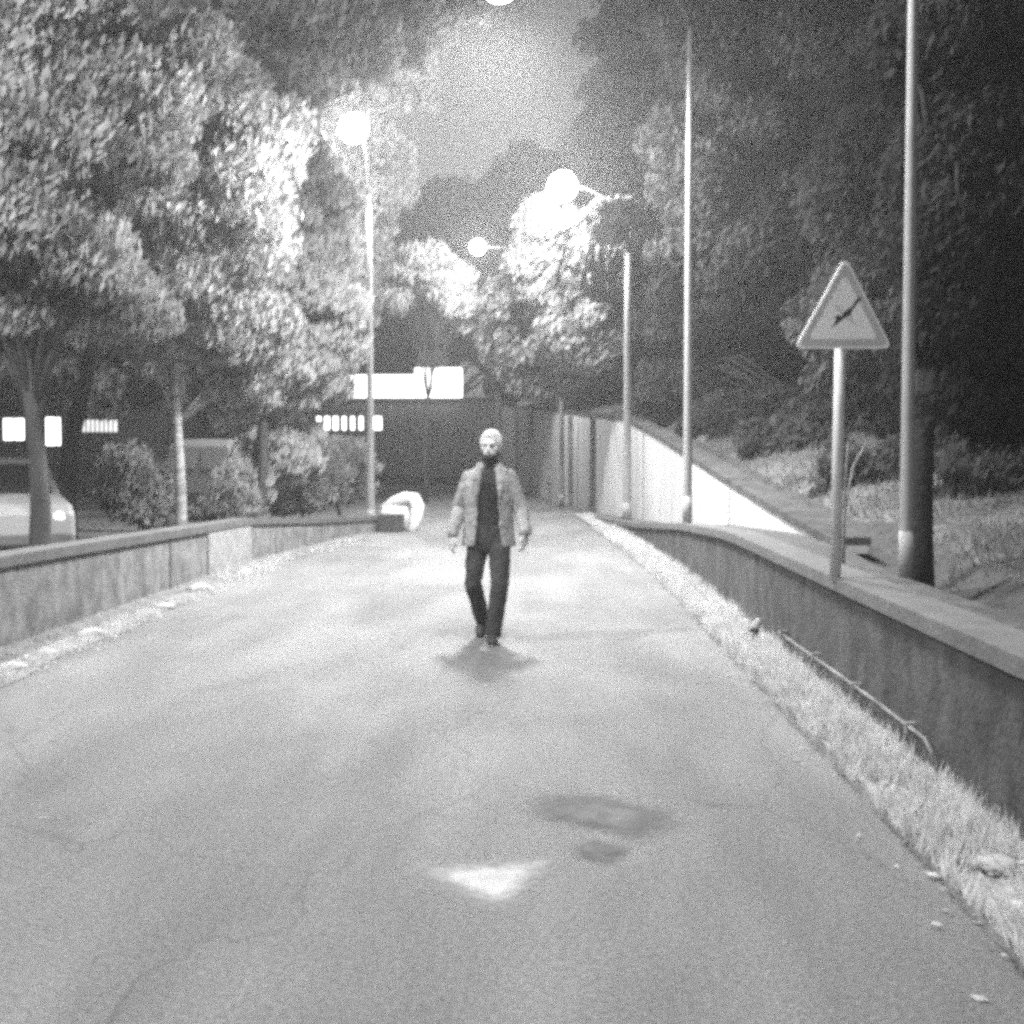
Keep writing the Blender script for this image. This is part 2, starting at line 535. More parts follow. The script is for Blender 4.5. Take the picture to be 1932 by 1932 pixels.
# right upper retaining wall
t = empty('retaining_wall', (2.0, 30, 0), label='white tall retaining wall rising towards the bend behind the lamp posts', cat='wall')
ysu = frange(12.5, 57.9, 0.7)
zb = lambda y: lerp_tab([(12.5, .7), (18, .55), (24, .25), (30, .0), (34, -.05)], y)
o = bar(T(UPX), lambda y: lerp_tab(UPX, y) + .3, zb, lambda y: lerp_tab(UPT, y) - .07, ysu).build('wall', M['white_wall']); to_local(o, t)
o = bar(lambda y: lerp_tab(UPX, y) - .03, lambda y: lerp_tab(UPX, y) + .33, lambda y: lerp_tab(UPT, y) - .07, lambda y: lerp_tab(UPT, y), ysu).build('coping', M['lowwall']); to_local(o, t)
for y in (35.2, 38.6, 42.5, 46.6, 51.0):
    x = lerp_tab(UPX, y)
    o = MB().box((x - .10, y - .2, -.02), (x + .1, y + .2, lerp_tab(UPT, y) - .13), bev=.01).build('pilaster', M['lowwall_l']); to_local(o, t)

# left parapet wall
t = empty('parapet_wall', (-4.2, 10, 0), label='grey low parapet wall along the left verge with pale coping', cat='wall')
ysl = frange(-12, 27.4, 0.7)
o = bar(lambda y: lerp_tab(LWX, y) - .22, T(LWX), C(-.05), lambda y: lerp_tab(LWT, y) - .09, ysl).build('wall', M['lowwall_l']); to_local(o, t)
o = bar(lambda y: lerp_tab(LWX, y) - .27, lambda y: lerp_tab(LWX, y) + .03, lambda y: lerp_tab(LWT, y) - .09, lambda y: lerp_tab(LWT, y), ysl).build('coping', M['coping']); to_local(o, t)
for y in (10.0, 16.0):
    x = lerp_tab(LWX, y)
    o = MB().box((x - .02, y - .012, .02), (x + .012, y + .012, lerp_tab(LWT, y) - .1)).build('joint_strip', M['coping']); to_local(o, t)
# thin slab giving one stretch of the wall a paler tone
o = bar(lambda y: lerp_tab(LWX, y) - .01, lambda y: lerp_tab(LWX, y) + .02, C(.02), lambda y: lerp_tab(LWT, y) - .1, frange(17.6, 19.9, .5)).build('panel', M['kerb']); to_local(o, t)
o['label'] = 'paler rendered panel'
# end of the wall
e = Vector((-2.62, 27.0, 0))
t = empty('wall_end', e, label='rounded white wall end beside a dark block behind the walking man', cat='wall end')
MB().box((-.34, -.16, 0), (.12, .3, .33), bev=.02).build('block', M['roof'], t)
b = MB()
pts = [(-.34, .5, .42), (-.1, .48, .56), (.12, .44, .62), (.30, .36, .60), (.38, .26, .46), (.34, .16, .2), (.26, .1, 0.0)]
b.tube(pts, [.06, .09, .12, .13, .13, .11, .08], 12)
b.box((-.34, .42, 0), (.2, .56, .5), bev=.03)
b.build('rounded_cap', M['skinwhite'], t, smooth=True)

# ------------------------------------------------------------------ buildings
def window(parent, x0, x1, z0, z1, y, m, fr=.05, bars=0):
    f = MB()
    f.box((x0 - fr, y - .06, z0 - fr), (x0, y + .02, z1 + fr)); f.box((x1, y - .06, z0 - fr), (x1 + fr, y + .02, z1 + fr))
    f.box((x0, y - .06, z1), (x1, y + .02, z1 + fr)); f.box((x0, y - .06, z0 - fr), (x1, y + .02, z0))
    for i in range(bars):
        xx = x0 + (x1 - x0) * (i + 1) / (bars + 1)
        f.box((xx - .022, y - .05, z0), (xx + .022, y + .01, z1))
    w = f.build('window', M['frame'], parent)
    MB().box((x0, y - .025, z0), (x1, y - .005, z1)).build('pane', m, w)
    return w

YB = 58.2
t = empty('flat_roofed_building', (0, 0, 0), label='dark flat-roofed building closing the end of the road', cat='building')
zt = W(800, 756, YB).z
MB().box((-17, YB, -.05), (-1.0, YB + 9, zt)).build('wall', M['darkwall'], t)
o = MB().box((-17.2, YB - .15, zt), (-.9, YB + 9.2, zt + .14)).build('roof', M['roof'], t)
a = W(788, 692, YB + 1.2); c = W(846, 660, YB + 1.2)
v = MB().box((a.x, YB + 1.2, zt + .14), (c.x, YB + 2.4, c.z), bev=.03).build('roof_box', M['coping'], o)
MB().box((-16.8, YB - .03, -.02), (-1.2, YB, .35)).build('plinth', M['roof'], t)
a = W(645, 750, YB - .2); c = W(783, 708, YB - .2); d_ = W(872, 695, YB - .2)
MB().box((a.x, YB - .45, a.z), (c.x, YB - .16, c.z), bev=.02).build('lit_fascia', M['fascia'], t)
MB().box((c.x + .03, YB - .6, a.z), (d_.x, YB - .16, d_.z), bev=.02).build('lit_fascia', M['fascia'], t)
a = W(560, 748, YB - .2); c = W(640, 716, YB - .2)
MB().box((a.x, YB - .4, a.z), (c.x, YB - .16, c.z), bev=.02).build('lit_fascia', M['litdim'], t)
for x0, x1 in ((552, 559), (598, 606), (613, 622), (629, 638), (646, 653), (662, 669), (678, 685), (706, 720)):
    p = W(x0, 811, YB); q = W(x1, 786, YB)
    window(t, p.x, q.x, p.z, q.z, YB, M['litwin'], .03)

YL = 46
t = empty('low_building', (0, 0, 0), label='grey low building with lit windows behind the left trees', cat='building')
zt = W(100, 725, YL).z
xl = W(-420, 800, YL).x; xr = W(300, 800, YL).x
MB().box((xl, YL, -.05), (xr, YL + 8, zt)).build('wall', M['midwall'], t)
MB().box((xl - .3, YL - .4, zt), (xr + .3, YL + 8.3, zt + .22)).build('roof', M['roof'], t)
for x0, x1, y0, y1, m, bars in ((-120, -80, 790, 838, 'litwin', 1), (8, 46, 790, 830, 'litwin', 1), (88, 126, 788, 840, 'litwin', 1), (130, 148, 788, 840, 'litwin', 0), (155, 222, 792, 815, 'litdim', 7)):
    p = W(x0, y1, YL); q = W(x1, y0, YL)
    window(t, p.x, q.x, p.z, q.z, YL, M[m], .06, bars)
p = W(52, 925, YL); q = W(84, 850, YL)
o = MB().box((p.x, YL - .04, 0), (q.x, YL - .002, 2.1)).build('door', M['frame'], t)
MB().box((q.x - .2, YL - .09, .95), (q.x - .1, YL - .04, 1.1)).build('handle', M['rim'], o)
p = W(120, 740, YL - 1.2)
MB().tube([(p.x, YL - 1.2, 0), (p.x, YL - 1.2, zt + .01)], .12, 12).build('porch_column', M['coping'], t, smooth=True)

# ------------------------------------------------------------------ street lamps
def light(parent, loc, power, kind='POINT', size=.12, tilt=(0, 0, 0), spot=150):
    l = bpy.data.lights.new('lamp_light', kind)
    l.energy = power
    l.shadow_soft_size = size
    if kind == 'SPOT':
        l.spot_size = R(spot); l.spot_blend = 0.7
    o = bpy.data.objects.new('lamp_light', l)
    COL.objects.link(o); o.parent = parent
    o.location = loc; o.rotation_euler = tilt
    return o

LAMP_HEADS = []
def street_lamp(base, head, label, power=0, rise=0.0, kind='POINT', lit=True, tilt=(0, 0, 0), globe=False, spot=150, pole_r=.06, bend=None, soft=.1):
    base = Vector(base); head = Vector(head) - base
    t = empty('street_lamp', base, label=label, cat='street lamp', group='street lamps along the road')
    h = head.z + rise
    if lit: LAMP_HEADS.append(Vector(base) + head)
    hd = Vector((head.x, head.y, 0)); ln = hd.length; u = hd.normalized() if ln > .05 else Vector((-1, 0, 0))
    bend = bend or min(1.3, h * .2)
    z0 = h - bend
    pts = [(0, 0, 0), (0, 0, .02), (0, 0, h * .3), (0, 0, h * .6), (0, 0, z0)]
    rad = [pole_r * 1.15, pole_r * 1.12, pole_r * .95, pole_r * .82, pole_r * .7]
    MB().tube(pts, rad, 14).build('pole', M['pole'], t, smooth=True)
    MB().tube([(0, 0, 0), (0, 0, .35)], pole_r * 1.16, 14).build('base_sleeve', M['pole'], t, smooth=True)
    ap = []
    for i in range(9):
        k = i / 8
        ap.append(u * ln * (1 - math.cos(k * math.pi / 2)) * .86 + Vector((0, 0, z0 - .05 + (bend + .05) * math.sin(k * math.pi / 2))))
    ap.append(u * ln * .95 + Vector((0, 0, h + .02 - rise * .8)))
    MB().tube(ap, [pole_r * .68] * 2 + [pole_r * .38] * 8, 12).build('arm', M['armgrey'], t, smooth=True)
    c = u * ln + Vector((0, 0, h - rise))
    ang = math.atan2(u.y, u.x)
    RM = Matrix.Rotation(ang, 3, 'Z')
    hb = MB(); hb.ell(c + Vector((0, 0, .07 if not globe else globe)), (.36, .15, .10) if not globe else (globe * .5, globe * .5, globe * .22), 20, 12, RM)
    hs = hb.build('lamp_head', M['housing'], t, smooth=True)
    gb = MB(); gb.ell(c + Vector((0, 0, -.01 if not globe else 0)) + u * .05, (.19, .12, .12) if not globe else (globe, globe, globe), 20, 12, RM)
    gb.build('lamp_bowl', (M['globe'] if globe else M['bulb']) if lit else M['dead'], hs, smooth=True)
    if lit:
        dz = -.22 if not globe else 0
        light(t, c + u * .05 + Vector((0, 0, dz)), power, kind, soft if not globe else globe * .8, tilt, spot)
    return t

PW = 1900
# on the right walkway, going away from the camera
street_lamp((2.42, 0.2, .78), (.3, 0.2, 7.1), 'steel street lamp standing behind the photographer', PW * 0.8, kind='SPOT', tilt=(0, R(10), 0), spot=155)
p = W(1709, 1110, 9.3)
street_lamp((p.x, 9.3, .74), (p.x - 2.2, 9.3, 7.1), 'nearest tall pole in front of the dark tree trunk, right of the triangular sign', PW * 0.8, kind='SPOT', tilt=(0, R(18), 0), spot=170, pole_r=.042)
p = W(1297, 987, 18.6); q = W(950, -14, 18.6)
street_lamp((p.x, 18.6, lerp_tab(LOWT, 18.6)), (q.x, 18.6, q.z), 'tall pole with its lamp at the top edge, between the sign and the white wall', PW * 3.9, rise=.45, bend=.9, soft=.45, kind='SPOT', tilt=(0, R(8), 0), spot=165, pole_r=.055)
p = W(1183, 979, 28.3); q = W(1066, 352, 28.3)
street_lamp((p.x, 28.3, .15), (q.x, 28.3, q.z), 'pole before the brightest part of the white wall, its glaring lamp among leaves', PW * 1.25, kind='POINT', globe=.29, pole_r=.08)
p = W(1066, 950, 38); q = W(906, 470, 38)
street_lamp((p.x - .1, 37.6, 0), (q.x, 37.6, q.z), 'distant street lamp whose small bright head hangs over the road bend', PW * .8, kind='POINT', globe=.2, pole_r=.07)
p = W(952, 930, 49); q = W(890, 560, 49)
street_lamp((p.x - .2, 48, 0), (q.x - 1, 48, 6.7), 'farthest unlit street lamp rising behind the man\'s head', 0, lit=False, pole_r=.085)
p = W(697, 960, 28.5); q = W(684, 238, 28.5)
street_lamp((p.x, 28.7, 0), (q.x - .15, 28.7, q.z), 'street lamp on the left of the road with a round glaring head', PW * 1.15, kind='POINT', globe=.29, pole_r=.075)
# unseen yard lamp added on the left to brighten the trees
street_lamp((-8.0, 9.0, 0), (-6.9, 9.2, 8.4), 'yard lamp beyond the left picture edge', PW * 2.1, kind='POINT', pole_r=.05)

# ------------------------------------------------------------------ warning sign
Ys = 9.0
p = W(1578, 1070, Ys)
t = empty('warning_sign', (p.x, Ys, lerp_tab(LOWT, Ys)), label='triangular warning sign with a dark crossing mark on a pale post', cat='road sign')
zb_ = t.location.z
def SL(px, py):
    q = W(px, py, Ys); return Vector((q.x - t.location.x, 0, q.z - zb_))
tl = SL(1578, 1070); zt_ = SL(1590, 600)
MB().tube([(0, .03, -.02), (zt_.x * .35, .03, zt_.z * .5), (zt_.x * .9, .03, zt_.z)], .035, 14).build('post', M['postgrey'], t, smooth=True)
def tri(s, dy0, dy1, rad):
    A = [SL(1497, 658), SL(1682, 658), SL(1594, 484)]
    cx = sum((a for a in A), Vector()) / 3
    A = [cx + (a - cx) * s for a in A]
    poly = []
    for i in range(3):
        a = A[i]; pv = (A[i - 1] - a).normalized(); nx = (A[(i + 1) % 3] - a).normalized()
        for k in range(6):
            u = k / 5
            p0 = a + pv * rad; p2 = a + nx * rad
            q = p0 * (1 - u) ** 2 + a * 2 * u * (1 - u) + p2 * u * u
            poly.append((q.x, q.z))
    return MB().prism(poly, dy0, dy1)
pl = tri(1.0, -.022, -.006, .06).build('plate', M['white'], t)
tri(.93, -.026, -.0222, .055).build('border', M['signgrey'], pl)
tri(.70, -.030, -.0262, .04).build('face', M['white'], pl)
def stroke(x0, y0, x1, y1, w, d):
    a = SL(x0, y0); c = SL(x1, y1); u = (c - a).normalized(); n = Vector((-u.z, 0, u.x))
    m_ = (a + c) / 2
    poly = [a - n * w * .35, a + n * w * .35, m_ - u * .03 + n * w * .6, m_ + u * .03 + n * w * .6, c + n * w * .35, c - n * w * .35, m_ + u * .03 - n * w * .6, m_ - u * .03 - n * w * .6]
    return MB().prism([(q.x, q.z) for q in poly], d - .003, d)
mark = [(385, 492), (402, 462), (400, 445), (412, 440), (425, 446), (440, 425), (468, 405), (480, 385), (495, 365), (507, 375), (490, 392), (465, 428), (462, 442), (445, 448), (428, 460), (410, 475)]
mark = [SL((2200 + (446 + (a - 446) * 1.15) / 1.61) * .644, (650 + (432 + (c - 432) * 1.15) / 1.61) * .644) for a, c in mark]
MB().prism([(q.x, q.z) for q in mark], -.0335, -.0305).build('crossing_mark', M['black'], pl)
stroke(1572, 577, 1615, 614, .026, -.0302).build('faded_stroke', M['faint'], pl)
for z in (.06, .2):
    MB().box((zt_.x - .06, -.006, zt_.z + z), (zt_.x + .06, .075, zt_.z + z + .03)).build('clamp', M['pole'], t)
MB().tube([(zt_.x * .9, .03, zt_.z - .01), (zt_.x, .03, zt_.z + .24)], .03, 12).build('post_top', M['pole'], t, smooth=True)

# ------------------------------------------------------------------ foliage
LEAN = np.array([0.42, 0.0, 0.9])
def leaves_mesh(name, pts, size, aspect=.38, lean=.8, r=rng):
    n = len(pts)
    a = r.normal(size=(n, 3)); a /= np.linalg.norm(a, axis=1)[:, None]
    ax = a * (1 - lean) * 1.4 + LEAN * lean * np.where(r.random(n) < .5, -1, 1)[:, None]
    ax /= np.linalg.norm(ax, axis=1)[:, None]
    b = r.normal(size=(n, 3)); b -= ax * (b * ax).sum(1)[:, None]; b /= np.linalg.norm(b, axis=1)[:, None]
    L_ = (size * (.45 + 1.15 * r.random(n) ** 1.4))[:, None] if np.isscalar(size) else size[:, None]
    w = L_ * aspect * .5
    nrm = np.cross(ax, b)
    v = np.empty((n, 4, 3))
    v[:, 0] = pts - ax * L_ * .5
    v[:, 1] = pts + b * w + nrm * w * .35
    v[:, 2] = pts + ax * L_ * .5
    v[:, 3] = pts - b * w + nrm * w * .35
    me = bpy.data.meshes.new(name)
    me.vertices.add(n * 4); me.vertices.foreach_set('co', v.reshape(-1).astype(np.float32))
    me.loops.add(n * 4); me.loops.foreach_set('vertex_index', np.arange(n * 4, dtype=np.int32))
    me.polygons.add(n); me.polygons.foreach_set('loop_start', np.arange(0, n * 4, 4, dtype=np.int32))
    me.polygons.foreach_set('loop_total', np.full(n, 4, dtype=np.int32))
    me.update(calc_edges=True)
    return me

def tree(name, base, blobs, label, leafm='leafB', barkm='bark', size=.12, density=1.0, trunk_r=.12, group=None, cat='tree', clump=.28, lean=.75, wob=.15, trunk_top=None):
    """blobs: list of (centre, (rx,ry,rz)) in world space"""
    base = Vector(base)
    t = empty(name, base, label=label, cat=cat, group=group)
    pts = []; ends = []
    for c, rr in blobs:
        c = np.array(c) - np.array(base); rr = np.array(rr, float)
        rm = rr.mean()
        cr = clump * rm + .12
        nc = int(max(8, 16 * (rm / cr) ** 2 * .55))
        d = rng.normal(size=(nc, 3)); d /= np.linalg.norm(d, axis=1)[:, None]
        rad = (.35 + .65 * rng.random(nc) ** .45)[:, None]
        cc = c + d * rad * rr * .95
        area = 4 * math.pi * cr * cr * .6
        nl = int(density * area * 2.2 / (size * size * .38))
        for q in cc:
            k = cr * (.55 + .8 * rng.random())
            m = int(nl * (k / cr) ** 2)
            e = rng.normal(size=(m, 3)); e /= np.linalg.norm(e, axis=1)[:, None]
            rr2 = (rng.random(m) ** .5)[:, None]
            sh = np.array([1.0, 1.0, .75])
            p = q + e * rr2 * k * sh
            p[:, 2] -= .25 * k * (e[:, 0] ** 2 + e[:, 1] ** 2) * rng.random(m)
            pts.append(p)
        ends += [Vector(q) for q in cc[:: max(1, nc // 7)]]
    P_ = np.concatenate(pts)
    P_ = P_[P_[:, 2] + base.z > .05]
    Wp = P_ + np.array(base)
    eye = np.array([0, 0, EYE])
    for hd_ in LAMP_HEADS:                       # leaves cut away around lamp heads and along the sight line from the eye
        h_ = np.array(hd_); ax_ = h_ - eye; ln_ = np.linalg.norm(ax_); ax_ /= ln_
        rel = Wp - eye; tt = rel @ ax_
        dist = np.linalg.norm(rel - tt[:, None] * ax_, axis=1)
        keep = ~((tt > ln_ - 9) & (tt < ln_ + .9) & (dist < .55 + .35 * rng.random(len(Wp))))
        keep &= np.linalg.norm(Wp - h_, axis=1) > .72 + .3 * rng.random(len(Wp))
        P_ = P_[keep]; Wp = Wp[keep]
    link('crown', leaves_mesh('crown', P_, size, lean=lean), M[leafm], t)
    # trunk with limbs
    b = MB()
    cen = Vector(np.mean([np.array(c) for c, _ in blobs], axis=0)) - base
    top = Vector(trunk_top) - base if trunk_top is not None else cen
    tp = []
    for i in range(9):
        k = i / 8
        q = Vector((0, 0, -.1)).lerp(top, k)
        q.x = top.x * k ** 2 + wob * math.sin(k * 5 + base.x) * k * (1 - k) * 2
        q.y = top.y * k ** 2
        tp.append(q)
    b.tube(tp, [trunk_r * (1.25 - .95 * (i / 8) if i else 1.5) for i in range(9)], 10)
    for e in ends:
        s_ = tp[random.randint(4, 8)]
        if (e - s_).length < .3: continue
        md = s_.lerp(e, .5) + Vector((0, 0, .12 * (e - s_).length))
        b.tube([s_, md, e], [trunk_r * .42, trunk_r * .25, trunk_r * .08], 6)
    b.build('trunk', M[barkm], t, smooth=True)
    return t

def blob(px, py, Y, rpx, rpz, ry=None):
    c = W(px, py, Y); k = Y / 2700.0
    return (tuple(c), (rpx * k, ry if ry else min(rpx, rpz) * k * .9, rpz * k))

# left side
b = W(70, 1010, 16)
tree('broadleaf_tree', (b.x, 16, -.02), [blob(40, 420, 16, 190, 190), blob(170, 250, 16, 190, 150), blob(-60, 180, 16.5, 200, 200), blob(60, 40, 16, 260, 150), blob(200, 560, 16.4, 130, 80), blob(300, 130, 16.6, 120, 130), blob(-40, 620, 16.5, 90, 60)],
     'dark trunked leafy tree at the far left behind the parapet', 'leafB', size=.13, trunk_r=.115, group='trees on the left', trunk_top=W(40, 420, 16))
b = W(336, 960, 20)
tree('birch_tree', (b.x, 20, -.02), [blob(360, 420, 20, 170, 200), blob(300, 560, 20.3, 120, 110), blob(420, 620, 20.5, 120, 120), blob(430, 260, 20.4, 150, 120), blob(230, 470, 20.6, 110, 130), blob(420, 720, 20.8, 90, 60), blob(330, 150, 21, 140, 110)],
     'birch with a pale crooked trunk behind the parapet, beside the lit van', 'leafA', 'birch', size=.13, trunk_r=.085, group='trees on the left', trunk_top=W(350, 520, 20), wob=.12)
b = W(490, 930, 25)
tree('weeping_tree', (b.x, 25, -.02), [blob(560, 420, 25, 120, 130), blob(580, 600, 25, 100, 150), blob(500, 690, 25.4, 110, 110), blob(600, 680, 26, 60, 80), blob(480, 520, 26, 110, 120), blob(540, 270, 25.5, 120, 90), blob(420, 600, 26, 80, 120), blob(510, 820, 25.6, 60, 50), blob(545, 850, 25.8, 55, 70), blob(470, 900, 25.4, 60, 40)],
     'weeping tree with bright drooping leaves just left of the round lamp', 'leafW', 'bark', size=.17, density=1.2, lean=.88, trunk_r=.08, group='trees on the left', trunk_top=W(560, 450, 25), clump=.24)
tree('broadleaf_tree', (-7.6, 23, -.02), [blob(330, 60, 23, 260, 140), blob(560, 60, 23, 210, 130), blob(700, 50, 23.5, 130, 110), blob(480, -80, 23, 350, 100), blob(830, -20, 23.8, 120, 60), blob(580, 250, 23.5, 80, 80)],
     'tall tree whose crown fills the upper left of the sky', 'leafB', size=.16, trunk_r=.14, density=.8, group='trees on the left', trunk_top=W(430, 80, 23))
tree('broadleaf_tree', (-9.5, 27, -.02), [blob(60, 560, 27, 170, 140), blob(-20, 300, 27, 220, 200), blob(230, 690, 28, 120, 90), blob(220, 380, 28, 180, 180)],
     'shaded tree behind the dark trunk at the left edge', 'leafB', size=.18, trunk_r=.14, group='trees on the left')
tree('broadleaf_tree', (-5.9, 33, -.02), [blob(610, 590, 33, 100, 110), blob(610, 170, 33, 100, 110), blob(560, 340, 33, 120, 110), blob(720, 330, 33.5, 50, 90), blob(740, 130, 33.5, 90, 80), blob(430, 640, 34, 170, 130), blob(650, 450, 34, 80, 110), blob(470, 790, 33, 70, 60)],
     'loose leafy tree behind the left lamp post', 'leafE', size=.2, trunk_r=.10, group='trees on the left')
for (px, py, Y, a_, c_, lab, mt) in ((265, 900, 24, 70, 85, 'ragged shrub left of the pale birch trunk', 'leafB'), (570, 885, 29, 85, 60, 'grey shrub behind the parapet between birch and lamp post', 'leafB'),
                             (430, 930, 22.5, 60, 45, 'low shrub behind the parapet under the lit van', 'leafB'), (640, 865, 31, 70, 60, 'shrub at the foot of the left lamp post', 'leafB'), (-40, 930, 22, 70, 70, 'shrub at the left edge of the yard', 'leafC')):
    c = W(px, py, Y)
    tree('shrub', (c.x, Y, -.02), [blob(px, py + 20, Y, a_, c_)], lab, mt, size=.13, trunk_r=.04, cat='shrub', group='shrubs behind the parapet', density=.8)
# beyond the bend
b = W(800, 880, 43)
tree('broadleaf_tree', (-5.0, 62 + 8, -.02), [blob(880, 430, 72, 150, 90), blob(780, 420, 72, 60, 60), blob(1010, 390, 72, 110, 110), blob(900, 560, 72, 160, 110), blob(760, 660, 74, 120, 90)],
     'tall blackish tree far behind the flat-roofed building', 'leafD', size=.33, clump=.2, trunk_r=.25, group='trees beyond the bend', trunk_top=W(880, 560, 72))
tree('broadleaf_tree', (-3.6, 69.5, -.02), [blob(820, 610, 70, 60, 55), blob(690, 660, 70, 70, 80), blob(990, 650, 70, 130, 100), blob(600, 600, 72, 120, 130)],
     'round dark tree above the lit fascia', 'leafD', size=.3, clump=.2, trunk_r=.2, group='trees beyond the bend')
tree('broadleaf_tree', (-3.1, 40.5, -.02), [blob(840, 530, 41, 50, 50), blob(800, 500, 41, 45, 40), blob(870, 580, 41, 40, 40), blob(760, 540, 41.5, 35, 50)],
     'slim tree with glaring leaves under the small distant lamp', 'leafW', size=.2, trunk_r=.05, group='trees beyond the bend', trunk_top=W(830, 560, 41), clump=.3)
tree('broadleaf_tree', (2.4, 33.5, 2.0), [blob(1040, 420, 31, 60, 55), blob(1100, 480, 31.5, 80, 80), blob(1000, 500, 31.5, 60, 60), blob(1090, 600, 32, 90, 90), blob(980, 620, 33, 80, 80), blob(1040, 700, 33, 90, 50), blob(950, 560, 32, 40, 40), blob(1165, 420, 27.4, 45, 35), blob(1120, 392, 27.5, 28, 22, .3)],
     'tree with brightly lit crown around the glaring lamp above the white wall', 'leafB', size=.2, trunk_r=.10, group='trees beyond the bend', clump=.3)
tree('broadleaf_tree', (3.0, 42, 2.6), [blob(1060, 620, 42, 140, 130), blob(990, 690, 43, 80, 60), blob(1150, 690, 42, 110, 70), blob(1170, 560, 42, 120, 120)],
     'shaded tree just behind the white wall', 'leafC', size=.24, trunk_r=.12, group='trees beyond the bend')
# right wood
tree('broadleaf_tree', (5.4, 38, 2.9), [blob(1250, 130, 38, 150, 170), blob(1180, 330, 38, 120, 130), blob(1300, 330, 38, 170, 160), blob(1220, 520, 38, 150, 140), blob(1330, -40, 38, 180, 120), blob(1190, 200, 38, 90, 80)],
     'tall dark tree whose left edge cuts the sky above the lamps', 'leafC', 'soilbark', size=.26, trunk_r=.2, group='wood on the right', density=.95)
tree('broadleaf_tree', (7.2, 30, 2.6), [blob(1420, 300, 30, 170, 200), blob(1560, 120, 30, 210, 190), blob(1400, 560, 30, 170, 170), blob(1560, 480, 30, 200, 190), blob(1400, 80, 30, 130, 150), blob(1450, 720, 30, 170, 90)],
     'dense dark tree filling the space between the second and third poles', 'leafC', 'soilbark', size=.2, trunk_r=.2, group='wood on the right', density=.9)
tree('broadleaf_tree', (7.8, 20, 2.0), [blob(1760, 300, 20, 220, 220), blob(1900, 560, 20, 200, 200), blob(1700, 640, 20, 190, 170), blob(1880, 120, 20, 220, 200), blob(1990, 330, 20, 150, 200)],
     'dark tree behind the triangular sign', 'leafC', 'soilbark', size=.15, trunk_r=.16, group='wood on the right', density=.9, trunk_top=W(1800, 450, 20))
tree('broadleaf_tree', (4.9, 25, 2.4), [blob(1600, 830, 24, 160, 70), blob(1440, 780, 26, 120, 60), blob(1290, 740, 30, 90, 60), blob(1700, 700, 23, 140, 110)],
     'low spreading tree on the bank behind the sign post', 'leafC', 'soilbark', size=.16, trunk_r=.09, group='wood on the right', density=.9)
b = W(1733, 1135, 9.95)
tree('broadleaf_tree', (b.x, 9.95, bank_z(b.x, 9.95) - .05), [blob(1880, 300, 10.5, 150, 230, .5), blob(1850, 660, 10.5, 120, 190, .4), blob(1990, 480, 10.6, 150, 260, .7), blob(1790, 60, 10.4, 100, 170, .45), blob(1960, 30, 10.4, 140, 170, .6), blob(1780, 420, 10.4, 80, 170, .35), blob(1775, 600, 9.72, 40, 230, .2)],
     'straight dark trunk close behind the nearest pole', 'leafD', 'soilbark', size=.10, trunk_r=.085, group='wood on the right', trunk_top=(b.x + .3, 10.3, 4.2), wob=.03)
for (x, y, h, lab) in ((14, 46, 13, 'broad dark tree deep in the right wood'), (20, 38, 12, 'dark tree at the right rear of the wood'), (10.5, 56, 14, 'tallest dark tree deep in the wood')):
    tree('broadleaf_tree', (x, y, 2.6), [((x, y, h * .62), (4.6, 3.2, h * .42)), ((x - 2.5, y, h * .35), (3, 2.5, 3.0)), ((x + 3, y + 1, h * .45), (3.2, 2.5, 3.5))], lab, 'leafC', size=.36, trunk_r=.25, group='wood on the right')
k = 0
for (px, py, Y, a_, c_, lab) in ((1880, 900, 15, 150, 75, 'bush at the right edge above the grassy bank'), (1660, 900, 17, 120, 55, 'bush on the bank between sign post and nearest pole'),
                             (1500, 850, 22, 110, 50, 'bush on the bank left of the sign post'), (1370, 800, 27, 90, 40, 'bush on the bank right of the second pole'), (1900, 780, 16, 130, 120, 'tall bush at the right edge under the dark tree')):
    c = W(px, py, Y)
    tree('shrub', (c.x, Y, bank_z(c.x, Y) - .03), [blob(px, py, Y, a_, c_)], lab, 'leafC', 'soilbark', size=.12, trunk_r=.04, cat='shrub', group='bushes on the bank', density=.9)
# twiggy sapling by the sign post
b = W(1592, 985, 10.2)
t = empty('sapling', (b.x, 10.2, bank_z(b.x, 10.2) - .02), label='bare forked twig growing behind the sign post', cat='sapling')
q = W(1610, 880, 10.2) - t.location; q2 = W(1640, 825, 10.2) - t.location; q3 = W(1600, 830, 10.2) - t.location
MB().tube([(0, 0, 0), (.0, 0, q.z * .6), q, q2], [.014, .012, .009, .004], 8).tube([(.0, 0, q.z * .6), (q3.x * .6, 0, q3.z * .8), q3], [.01, .007, .003], 6).build('stem', M['birch'], t, smooth=True)

# ------------------------------------------------------------------ ground cover stuff
def grass(name, n, fx, label, m, h=.12, w=.012, lean=.35):
    pos = np.array([fx() for _ in range(n)])
    r = rng
    hh = h * (.4 + .9 * r.random(n))
    d = r.normal(size=(n, 2)) * lean
    an = r.random(n) * math.pi
    wx = np.cos(an) * w; wy = np.sin(an) * w
    v = np.zeros((n, 3, 3))
    v[:, 0] = pos; v[:, 0, 0] -= wx; v[:, 0, 1] -= wy
    v[:, 1] = pos; v[:, 1, 0] += wx; v[:, 1, 1] += wy
    v[:, 2] = pos; v[:, 2, 0] += d[:, 0] * hh; v[:, 2, 1] += d[:, 1] * hh; v[:, 2, 2] += hh
    me = bpy.data.meshes.new(name)
    me.from_pydata(v.reshape(-1, 3).tolist(), [], np.arange(n * 3).reshape(-1, 3).tolist())
    o = link(name, me, m)
    return tag(o, label, 'grass', kind='stuff')
def fr():
    while True:
        y = 3.2 + 24 * random.random() ** 1.6
        x = lerp_tab(LOWX, y) - random.random() ** 1.1 * .42
        if mnoise.noise(Vector((x * 4, y * 2.2, 0))) > -.02 - .35 * random.random():
            return (x, y, .05)
